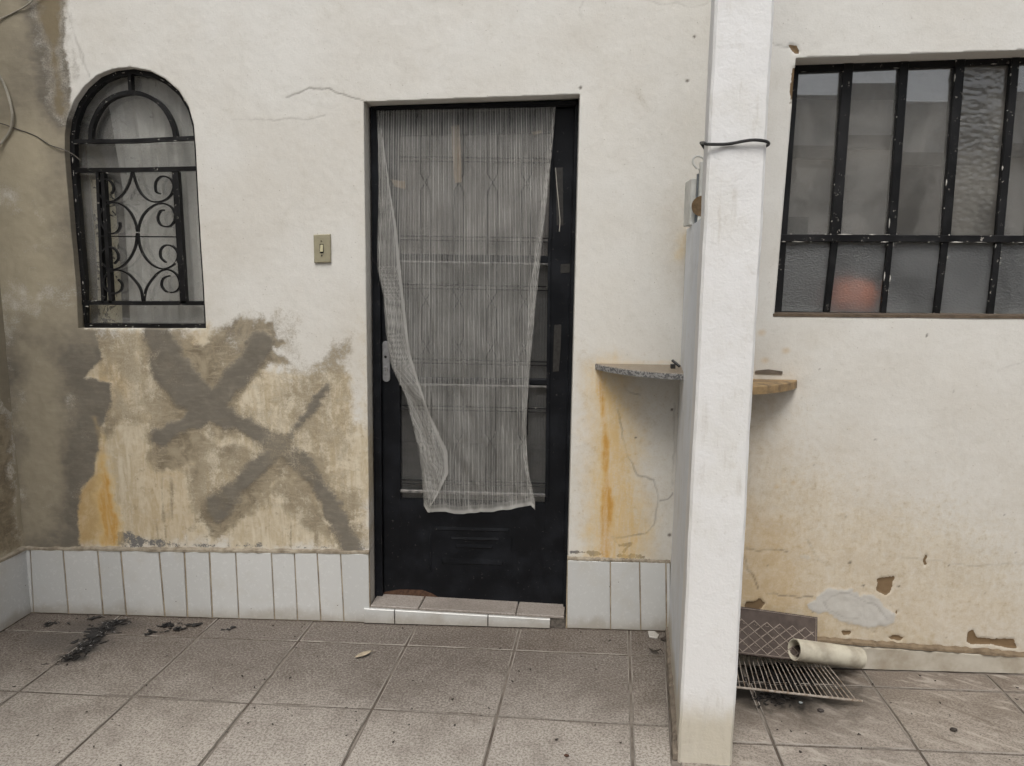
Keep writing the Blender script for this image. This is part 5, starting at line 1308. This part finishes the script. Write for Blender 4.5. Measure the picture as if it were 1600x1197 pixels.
def make_curtain():
    rows, nl, nm, nr = 150, 10, 110, 6
    ztop = lambda x: interp(x, [cl[0][0], crr[0][0]], [cl[0][1], crr[0][1]])
    zbt = lambda x: interp(x, [p[0] for p in cbot], [p[1] for p in cbot])
    V = []; UV = []; HM = []
    ncol = nl + nm + nr + 1
    for i in range(rows + 1):
        t = i / rows
        zref = cl[0][1] + (cbot[5][1] - cl[0][1]) * t
        xl = z_inv(cl, zref); xh = z_inv(chm, zref); xr = z_inv(crr, zref); xrh = z_inv(crh, zref)
        e = 0.01
        tl = (z_inv(cl, zref - e) - z_inv(cl, zref + e)) / (2 * e)
        tr_ = (z_inv(crr, zref - e) - z_inv(crr, zref + e)) / (2 * e)
        for c in range(ncol):
            if c < nl: f = c / nl; x = xh + (xl - xh) * f; lay = 0
            elif c <= nl + nm: f = (c - nl) / nm; x = xl + (xr - xl) * f; lay = 1
            else: f = (c - nl - nm) / nr; x = xr + (xrh - xr) * f; lay = 2
            za, zb_ = ztop(x), zbt(x)
            z = za + (zb_ - za) * t
            amp = 0.002 + 0.010 * t
            rip = amp * (math.sin(x * 55 + 2.2 * math.sin(z * 3.1)) * 0.5 + 1.2 * float(vnoise(np.array([x * 16 + z * 2.2]), np.array([z * 4.5 + 3 - x * 3]))[()] if False else 0))
            fold = (0.006 * t) * math.sin((x - xl) * 90 + z * 9) * math.exp(-max(0, x - xl) * 6)
            y = YC - 0.012 * t - rip - fold
            if lay == 0: y -= 0.010 * (1 - f) * min(1, t * 4); u = xl - (x - xl) + 0.9 * tl * 0.25 * (z - cl[0][1]) * 0.6
            elif lay == 1: u = x
            else: y += 0.006 * f; u = xr + (xr - x)
            V.append((x, y, z)); UV.append((u, z))
            h = 0.0
            if lay == 0 and f < 0.12: h = 0.75
            if lay == 2 and f > 0.85: h = 0.6
            if t > 0.988: h = 1.0
            elif t > 0.975: h = 0.5
            HM.append(h)
    X = np.array(V)
    # small puckers in the cloth
    X[:, 1] -= 0.016 * np.clip((2.3 - X[:, 2]) / 1.6, 0, 1) * np.sin(X[:, 0] * 34 + 1.6 * np.sin(X[:, 2] * 2.6) + X[:, 2] * 3)
    X[:, 1] -= 0.05 * np.clip((2.25 - X[:, 2]) / 2.0, 0, 1) * fbm(X[:, 0] * 1.0 + X[:, 2] * 0.45, X[:, 2] * 0.35, 13, 3, 131)
    U = np.array(UV)
    U[:, 0] += 0.004 * np.clip((2.0 - X[:, 2]) / 1.6, 0, 1) * fbm(X[:, 0], X[:, 2], 9, 3, 132) * 2
    F = []
    for i in range(rows):
        for c in range(ncol - 1):
            a = i * ncol + c; F.append((a, a + 1, a + ncol + 1, a + ncol))
    me = bpy.data.meshes.new('net_curtain'); me.from_pydata([tuple(v) for v in X], [], F)
    ul = me.uv_layers.new(name='UVMap')
    li = np.empty(len(me.loops), np.int32); me.loops.foreach_get('vertex_index', li)
    ul.data.foreach_set('uv', U[li].astype(np.float32).ravel())
    at = me.attributes.new('hem', 'FLOAT', 'POINT'); at.data.foreach_set('value', np.array(HM, np.float32))
    me.polygons.foreach_set('use_smooth', [True] * len(me.polygons))
    me.materials.append(net_mat())
    o = bpy.data.objects.new('net_curtain', me); COL.objects.link(o)
    return o
tag(make_curtain(), 'limp white striped net curtain hanging over the black door, torn at the hem', 'curtain')

# ------------------------------------------------------------------ curtain and things inside the arched window
def lace_mat():
    m = new_mat('grey_print_curtain'); N = NT(m); pos = N.pos()
    n = N.noise(pos, 22, 5, 0.6, 1.5); n2 = N.noise(pos, 5, 3)
    mask = N.math('MULTIPLY', N.ramp(n, 0.60, 0.66), N.ramp(n2, 0.48, 0.60))
    c = N.mix(N.math('MULTIPLY', mask, 0.6), (0.66, 0.65, 0.62), (0.20, 0.20, 0.20))
    df = N.n('ShaderNodeBsdfDiffuse'); N.put(df.inputs['Color'], c)
    N.out(df.outputs[0]); return m
mb = MB()
ce = [(-1.848, 2.464), (-1.810, 2.161), (-1.781, 1.876), (-1.783, 1.527), (-1.796, 1.138)]
rows = 40; cols = 50; vs_ = []; fs_ = []
for i in range(rows + 1):
    z = 2.45 - 1.25 * i / rows
    xl = z_inv(ce, z); xr = -1.38
    for c in range(cols + 1):
        f = c / cols; x = xl + (xr - xl) * f
        vs_.append((x, YW + 0.118 + 0.010 * math.sin(f * 30 + z) + 0.005 * math.sin(f * 71 + 2 * z), z))
for i in range(rows):
    for c in range(cols):
        a = i * (cols + 1) + c; fs_.append((a, a + 1, a + cols + 2, a + cols + 1))
mb.add(vs_, fs_)
o = mb.build('window_curtain', lace_mat(), smooth=True); tag(o, 'grey printed curtain hanging inside the arched window', 'curtain')
# pale jamb inside the opening
jb = MB(); 
jl = [(-2.000, 2.043), (-2.011, 1.249)]
jb.add([(jl[0][0] - 0.03, YW + 0.145, 2.30), (jl[1][0] - 0.03, YW + 0.145, 1.26), (jl[1][0] + 0.035, YW + 0.185, 1.26), (jl[0][0] + 0.035, YW + 0.185, 2.30)], [(0, 1, 2, 3)])
cup = MB()
pr = [(0.0, 0.0), (0.05, 0.0), (0.062, 0.05), (0.066, 0.12), (0.05, 0.17), (0.03, 0.20), (0.028, 0.24), (0.038, 0.26)]
def lathe(pr, cx_, cy_, z_, n=24):
    m_ = MB(); m_.loft([[(cx_ + r * math.cos(2 * math.pi * k / n), cy_ + r * math.sin(2 * math.pi * k / n), z_ + h) for k in range(n)] for r, h in [(max(r, 0.001), h) for r, h in pr]]); return m_
def flower_mat():
    m = new_mat('flowered_cloth'); N = NT(m); pos = N.pos()
    n = N.noise(pos, 26, 5, 0.6, 1.2)
    c = N.mix(N.ramp(n, 0.54, 0.60), (0.80, 0.73, 0.55), (0.16, 0.15, 0.13))
    df = N.n('ShaderNodeBsdfDiffuse'); N.put(df.inputs['Color'], c); N.out(df.outputs[0]); return m
cb_ = MB(); fl_l = [(-1.926, 1.901), (-1.926, 1.580), (-1.938, 1.271)]; fl_r = [(-1.829, 1.902), (-1.819, 1.581), (-1.824, 1.273)]
vs_ = []; fs_ = []
for i in range(31):
    z = fl_l[0][1] + (fl_l[2][1] - fl_l[0][1]) * i / 30
    for c in range(13):
        f = c / 12; x = z_inv(fl_l, z) + (z_inv(fl_r, z) - z_inv(fl_l, z)) * f
        vs_.append((x, YW + 0.137 + 0.006 * math.sin(f * 11 + z * 5), z))
for i in range(30):
    for c in range(12):
        a = i * 13 + c; fs_.append((a, a + 1, a + 14, a + 13))
cb_.add(vs_, fs_)
tag(cb_.build('flowered_cloth', flower_mat(), smooth=True), 'cream flowered cloth hanging inside the arched window left of the grey curtain', 'cloth')
sb = MB(); sb.box(-2.1, -1.2, YW + 0.17, YW + 0.36, 1.27, 1.298); sb.build('inner_sill', JAMB, aw)

# orange bucket behind the frosted panes
bkp = [(1.257, 1.438)][0]
bk = lathe([(0.001, 0), (0.095, 0), (0.108, 0.03), (0.104, 0.065), (0.09, 0.095), (0.066, 0.118), (0.035, 0.130), (0.001, 0.134)], bkp[0] - 0.02, YR + 0.235, 1.40)
tag(bk.build('plastic_pot', simple_mat('orange_plastic', (0.80, 0.19, 0.04), 0.5, 0.1), smooth=True), 'orange-red rounded pot blurred behind the second frosted pane', 'pot')
sb = MB(); sb.box(0.8, 2.5, YR + 0.165, YR + 0.40, 1.365, 1.398); sb.build('inner_sill', JAMB, win)

# ------------------------------------------------------------------ things on the floor, right of the pillar
RACK = simple_mat('dull_rack_steel', (0.44, 0.40, 0.35), 0.5, 0.35, 60, metal=0.4, col2=(0.22, 0.16, 0.11))
fb = [(0.710, 2.600), (1.181, 2.540)]
bb = [(0.739, 2.780), (1.165, 2.719)]
rack = empty('wire_rack', (fb[0][0], fb[0][1], 0))
tag(rack, 'steel oven rack lying over the ashes beside the pillar', 'rack')
mb = MB(); mb.tube([(fb[0][0], fb[0][1], 0.035), (fb[1][0], fb[1][1], 0.028)], 0.0045, 8); mb.build('front_bar', RACK, rack, smooth=True)
mb = MB(); mb.tube([(bb[0][0], bb[0][1], 0.072), (bb[1][0] - 0.03, bb[1][1], 0.066)], 0.0040, 8); mb.build('rear_bar', RACK, rack, smooth=True)
nw = 24
for k in range(nw):
    t = (k + 0.5) / nw * 0.97
    a = Vector((fb[0][0] + (fb[1][0] - fb[0][0]) * t, fb[0][1] + (fb[1][1] - fb[0][1]) * t, 0.035 - 0.007 * t + 0.003))
    b = Vector((bb[0][0] + (bb[1][0] - 0.03 - bb[0][0]) * t, bb[0][1] + (bb[1][1] - bb[0][1]) * t, 0.072 - 0.006 * t + 0.003))
    mb = MB(); mb.tube([a, a.lerp(b, 0.5) + Vector((random.uniform(-0.003, 0.003), 0, random.uniform(-0.002, 0.002))), b + (b - a) * 0.03], 0.0021, 6)
    mb.build('rack_wire', RACK, rack, smooth=True)

# pipe
PVC = simple_mat('old_pvc', (0.55, 0.515, 0.415), 0.5, 0.25, 16, col2=(0.36, 0.32, 0.25))
pa = [(1.031, 2.832), (1.284, 2.807)]
pA = Vector((pa[0][0], pa[0][1] - 0.0, 0.10)); pB = Vector((pa[1][0], pa[1][1] - 0.0, 0.045))
zA = 0.082; rP = 0.041
ax0 = Vector([(1.020, 2.798)][0] + (0.082,)) if False else None
q0 = [(0.980, 0.140)] + [(1.259, 0.073)]
A_ = Vector((q0[0][0], 2.69, q0[0][1])); B_ = Vector((q0[1][0], 2.765, q0[1][1]))
def pipe(A_, B_, ro, ri, n=32):
    d = (B_ - A_).normalized(); u = Vector((0, 0, 1)); s_ = d.cross(u).normalized(); u = s_.cross(d)
    def ring(c, r): return [c + s_ * (r * math.cos(2 * math.pi * k / n)) + u * (r * math.sin(2 * math.pi * k / n)) for k in range(n)]
    m_ = MB(); m_.loft([ring(A_, ro), ring(A_ + d * 0.004, ro), ring(B_ - d * 0.004, ro), ring(B_, ro), ring(B_, ri), ring(A_, ri)], cap=False, closed=True); return m_
po = pipe(A_, B_, 0.040, 0.036).build('pipe', PVC, smooth=True)
tag(po, 'short length of yellowed plastic pipe lying against the wall on the rack', 'pipe')

# diamond-patterned brown plate leaning on the wall
PLATEB = simple_mat('brown_stoneware', (0.066, 0.046, 0.036), 0.7, 0.3, 25)
LINEB = simple_mat('pale_relief', (0.24, 0.195, 0.16), 0.7, 0.3, 40)
p4 = [(0.705, 0.258), (1.103, 0.212), (1.103, 0.135)] + [(0.694, 0.117), (0.972, 0.092)]
tl_, tr2, kr = p4[0], p4[1], p4[2]; bl_, br_ = p4[3], p4[4]
plate = empty('patterned_plate', (tl_[0], 2.75, 0.05))
tag(plate, 'brown plate with a pale diamond pattern leaning against the wall behind the rack', 'plate')
TL = Vector((tl_[0], 2.815, tl_[1])); TR = Vector((tr2[0], 2.812, tr2[1])); BL = Vector((bl_[0], 2.70, max(bl_[1], 0.02))); BR = Vector((p4[4][0] + 0.10, 2.705, max(br_[1] - 0.012, 0.02)))
nrm_ = (TR - TL).cross(BL - TL).normalized()
if nrm_.y > 0: nrm_ = -nrm_
def PP(u, v, h=0.0): return (TL.lerp(TR, u)).lerp(BL.lerp(BR, u), v) + nrm_ * h
mb = MB()
mb.loft([[PP(0, 0, 0.006), PP(1, 0, 0.006), PP(1, 1, 0.006), PP(0, 1, 0.006)], [PP(0, 0, -0.006), PP(1, 0, -0.006), PP(1, 1, -0.006), PP(0, 1, -0.006)]])
mb.build('slab', PLATEB, plate)
mb = MB()
for k in range(-4, 13):
    for sg in (1, -1):
        pts = []
        for j in range(9):
            v = 0.27 + 0.69 * j / 8
            u = k / 8.0 + sg * (v - 0.27) * 0.55 + (0 if sg > 0 else 0.38)
            if 0.01 <= u <= 0.985: pts.append(PP(u, v, 0.0068))
        if len(pts) > 1: mb.tube(pts, 0.0024, 4)
for v in (0.03, 0.97): mb.tube([PP(0.01, v, 0.0068), PP(0.99, v, 0.0068)], 0.0016, 4)
mb.tube([PP(0.985, 0.03, 0.0068), PP(0.985, 0.97, 0.0068)], 0.0016, 4)
for ku in range(9):
    for kv in range(3):
        u = 0.06 + ku / 9.0 + (0.05 if kv % 2 else 0); v = 0.33 + kv * 0.22
        if u < 0.97:
            c_ = PP(u, v, 0.0066); mb.tube([PP(u + 0.02 * math.cos(a), v + 0.035 * math.sin(a), 0.0066) for a in (0.2, 1.2, 2.2, 3.0)], 0.0012, 4)
mb.build('relief_lines', LINEB, plate)

# ------------------------------------------------------------------ ashes, burnt strips, leaves, grit
def flakes(name, centers, mat, label, cat, kind='stuff', smin=0.006, smax=0.03, zmax=0.012, elong=3.0, curl=0.005):
    mb = MB()
    for (x, y, rx, ry, n, ang) in centers:
        for _ in range(n):
            r = abs(random.gauss(0, 0.62))
            a = random.uniform(0, 2 * math.pi)
            dx, dy = rx * r * math.cos(a), ry * r * math.sin(a)
            ca, sa = math.cos(ang), math.sin(ang)
            px, py = x + dx * ca - dy * sa, y + dx * sa + dy * ca
            L = random.uniform(smin, smax); W_ = L / random.uniform(1.5, elong * 2.2)
            th_ = ang + random.gauss(0, 0.8); z = 0.0015 + random.uniform(0, zmax) * max(0.0, 1 - r)
            c_, s_ = math.cos(th_), math.sin(th_)
            h1, h2, h3 = (random.uniform(0, curl) for _ in range(3))
            P_ = lambda u, v, h: (px + u * c_ - v * s_, py + u * s_ + v * c_, z + h)
            t_ = 0.0012
            top_ = [P_(-L / 2, -W_ / 2, h1), P_(0, -W_ * 0.6, h2), P_(L / 2, 0, h3), P_(0.1 * L, W_ * 0.5, h2), P_(-L / 2, W_ / 2, h1)]
            bot_ = [(p[0], p[1], p[2] - t_) for p in top_]
            mb.loft([top_, bot_])
    o = mb.build(name, mat); tag(o, label, cat, kind=kind); return o
ASH = simple_mat('charred_flakes', (0.009, 0.008, 0.008), 0.45, 0.4, 160, col2=(0.035, 0.033, 0.032), spec=0.4)
PALE_ASH = simple_mat('pale_ash', (0.30, 0.29, 0.28), 0.9, 0.4, 90)
F_ = lambda l: l[0]
dl = [(-1.841, 2.705), (-1.834, 2.765), (-1.833, 2.828), (-1.839, 2.892), (-1.843, 2.960), (-1.829, 3.019), (-1.938, 3.049), (-2.104, 2.985)]
cs = [(dl[0][0], dl[0][1], 0.05, 0.02, 55, 0.9), (dl[1][0], dl[1][1], 0.06, 0.03, 120, 0.9), (dl[2][0], dl[2][1], 0.06, 0.035, 150, 0.9), (dl[3][0], dl[3][1], 0.06, 0.035, 150, 0.9), (dl[4][0], dl[4][1], 0.07, 0.04, 150, 0.7), (dl[5][0], dl[5][1], 0.08, 0.03, 130, 0.4), (dl[6][0], dl[6][1], 0.07, 0.02, 40, 0.2), (dl[7][0], dl[7][1], 0.08, 0.02, 40, 0.1)]
cs = [(a, b, c_, d, int(n * 0.42), e) for a, b, c_, d, n, e in cs]
flakes('burnt_strips', cs, ASH, 'heap of charred black flakes on the tiles in the left corner', 'ashes', smin=0.006, smax=0.045, zmax=0.003, curl=0.0025, elong=6.0)
flakes('ash_specks', [(a, b, c_, d, max(2, n // 9), e) for a, b, c_, d, n, e in cs], PALE_ASH, 'pale ash specks among the charred flakes in the left corner', 'ashes', smin=0.004, smax=0.012, zmax=0.016)
dl2 = [(-1.591, 2.998), (-1.528, 2.962), (-1.486, 3.005), (-1.627, 2.927), (-1.332, 2.974)]
flakes('burnt_scraps', [(p[0], p[1], 0.04, 0.018, n, 0.2) for p, n in zip(dl2, (45, 25, 12, 14, 5))], ASH, 'small scatter of charred scraps left of the doorstep by the skirting', 'ashes', smin=0.006, smax=0.03)
dr = [(0.904, 2.733), (0.991, 2.702), (0.960, 2.797), (0.876, 2.600), (0.921, 2.594), (1.050, 2.732)]
flakes('charcoal', [(p[0], p[1], r, r * 0.6, n, 0.3) for p, r, n in zip(dr, (0.08, 0.09, 0.10, 0.07, 0.06, 0.06), (120, 120, 110, 60, 50, 40))], ASH, 'black charcoal and ash under the oven rack', 'ashes', smin=0.006, smax=0.03, zmax=0.02)
GRIT = simple_mat('dark_grit', (0.05, 0.04, 0.033), 0.9, 0.4, 90)
gl_ = []
for _ in range(130):
    gl_.append((random.uniform(-2.2, 0.44), random.uniform(2.0, 3.05), 0.001, 0.001, 1, random.uniform(0, 3.1)))
for _ in range(70):
    gl_.append((random.uniform(0.7, 2.3), random.uniform(2.0, 2.78), 0.001, 0.001, 1, random.uniform(0, 3.1)))
flakes('floor_grit', gl_, GRIT, 'fine dark grit scattered over the floor tiles', 'grit', smin=0.003, smax=0.013, zmax=0.003, elong=1.6)

def leaf_obj(px, length, width, ang, col, label, curl=0.3, name='dry_leaf'):
    x, y = px
    n = 8; mb = MB(); rows_ = []
    for k in range(n + 1):
        t = k / n; w = width * math.sin(math.pi * min(1, t * 0.93 + 0.04)) ** 0.8 * 0.5; u = (t - 0.5) * length
        z = 0.004 + curl * length * (t - 0.45) ** 2 + 0.001
        rows_.append([(u, -w, z + w * 0.5), (u, 0, z), (u, w, z + w * 0.5)])
    c_, s_ = math.cos(ang), math.sin(ang)
    T = lambda p: (x + p[0] * c_ - p[1] * s_, y + p[0] * s_ + p[1] * c_, p[2])
    vs2 = [T(p) for r in rows_ for p in r]
    fs2 = []
    for k in range(n):
        a = k * 3
        fs2 += [(a, a + 1, a + 4, a + 3), (a + 1, a + 2, a + 5, a + 4)]
    mb.add(vs2, fs2)
    mb.tube([T((length * 0.42, 0, rows_[-1][1][2] - 0.001)), T((length * 0.72, 0.004, 0.004))], 0.0011, 5)
    o = mb.build(name, simple_mat(name + '_skin', col, 0.8, 0.3, 50), smooth=True)
    so = o.modifiers.new('thickness', 'SOLIDIFY'); so.thickness = 0.0008
    tag(o, label, 'leaf'); return o
leaf_obj([(-0.687, 2.793)][0], 0.075, 0.028, 0.75, (0.44, 0.37, 0.27), 'pale dry leaf on the floor tile in front of the doorstep')
leaf_obj([(0.491, 2.888)][0], 0.05, 0.020, -0.3, (0.05, 0.04, 0.03), 'dark curled leaf on the joint beside the partition foot', 1.4)
leaf_obj([(0.543, 2.997)][0], 0.035, 0.018, 0.6, (0.06, 0.045, 0.035), 'small dark leaf behind the white chip in the partition corner', 1.0)
ch = [(0.486, 3.056), (0.514, 3.057), (0.531, 3.030), (0.520, 3.007), (0.486, 3.016)]
mb = MB(); mb.prism_xy(ch, 0.001, 0.008, 0.001); mb.v = [(v[0], v[1], v[2] + 0.10 * (v[1] - ch[3][1])) for v in mb.v]
tag(mb.build('tile_chip', GLAZED), 'broken white tile chip on the floor by the partition corner', 'tile chip')
def pebble(px, r, col, label):
    x, y = px
    bm = bmesh.new(); bmesh.ops.create_icosphere(bm, subdivisions=2, radius=1.0)
    for v in bm.verts:
        k = 1 + 0.25 * float(fbm(np.array([v.co.x * 2 + 5]), np.array([v.co.y * 2 + v.co.z]), 1.0, 2, 141))
        v.co = Vector((v.co.x * r * 1.25 * k + x, v.co.y * r * 0.9 * k + y, v.co.z * r * 0.6 * k + r * 0.55))
    me = bpy.data.meshes.new('pebble'); bm.to_mesh(me); bm.free(); me.materials.append(simple_mat('pebble_stone', col, 0.7, 0.3, 60))
    me.polygons.foreach_set('use_smooth', [True] * len(me.polygons))
    o = bpy.data.objects.new('pebble', me); COL.objects.link(o); tag(o, label, 'pebble')
pebble([(0.109, 2.213)][0], 0.007, (0.10, 0.045, 0.025), 'brown pebble on the tile near the foot of the picture')
pebble([(1.442, 2.422)][0], 0.010, (0.045, 0.035, 0.028), 'dark pebble on the stone tile at the far right')
pebble([(1.024, 2.511)][0], 0.010, (0.05, 0.04, 0.035), 'dark lump on the tile in front of the oven rack')
pebble([(0.970, 2.560)][0], 0.006, (0.30, 0.33, 0.33), 'tiny pale grey pebble beside the front bar of the rack')

# ------------------------------------------------------------------ house across the yard (seen in the window glass)
opp = empty('opposite_house', (0, -3.2, 0))
tag(opp, 'pale house across the yard, seen only mirrored in the window panes', 'house')
OW = white_paint_mat('opposite_plaster', (0.80, 0.78, 0.74))
mb = MB(); mb.box(-7, 7.5, -3.6, -3.4, 0, 3.6); mb.build('wall', OW, opp)
mb = MB(); mb.box(-7, 7.5, -3.4, -3.22, 2.86, 3.0); mb.build('eave', simple_mat('porch_concrete', (0.16, 0.155, 0.15), 0.9), opp)
DARKW = simple_mat('dark_window', (0.03, 0.03, 0.035), 0.3)
for (xa, xb, za, zb) in ((2.62, 2.95, 0, 2.86), (3.05, 3.32, 0, 2.2), (3.95, 5.0, 0.0, 2.86), (-1.4, 0.6, 0, 2.3), (5.6, 6.6, 0.9, 2.3)):
    mb = MB(); mb.box(xa, xb, -3.41, -3.385, za, zb); mb.build('opening', DARKW if xb != 3.32 else simple_mat('grey_blue_door', (0.14, 0.18, 0.20), 0.5), opp)
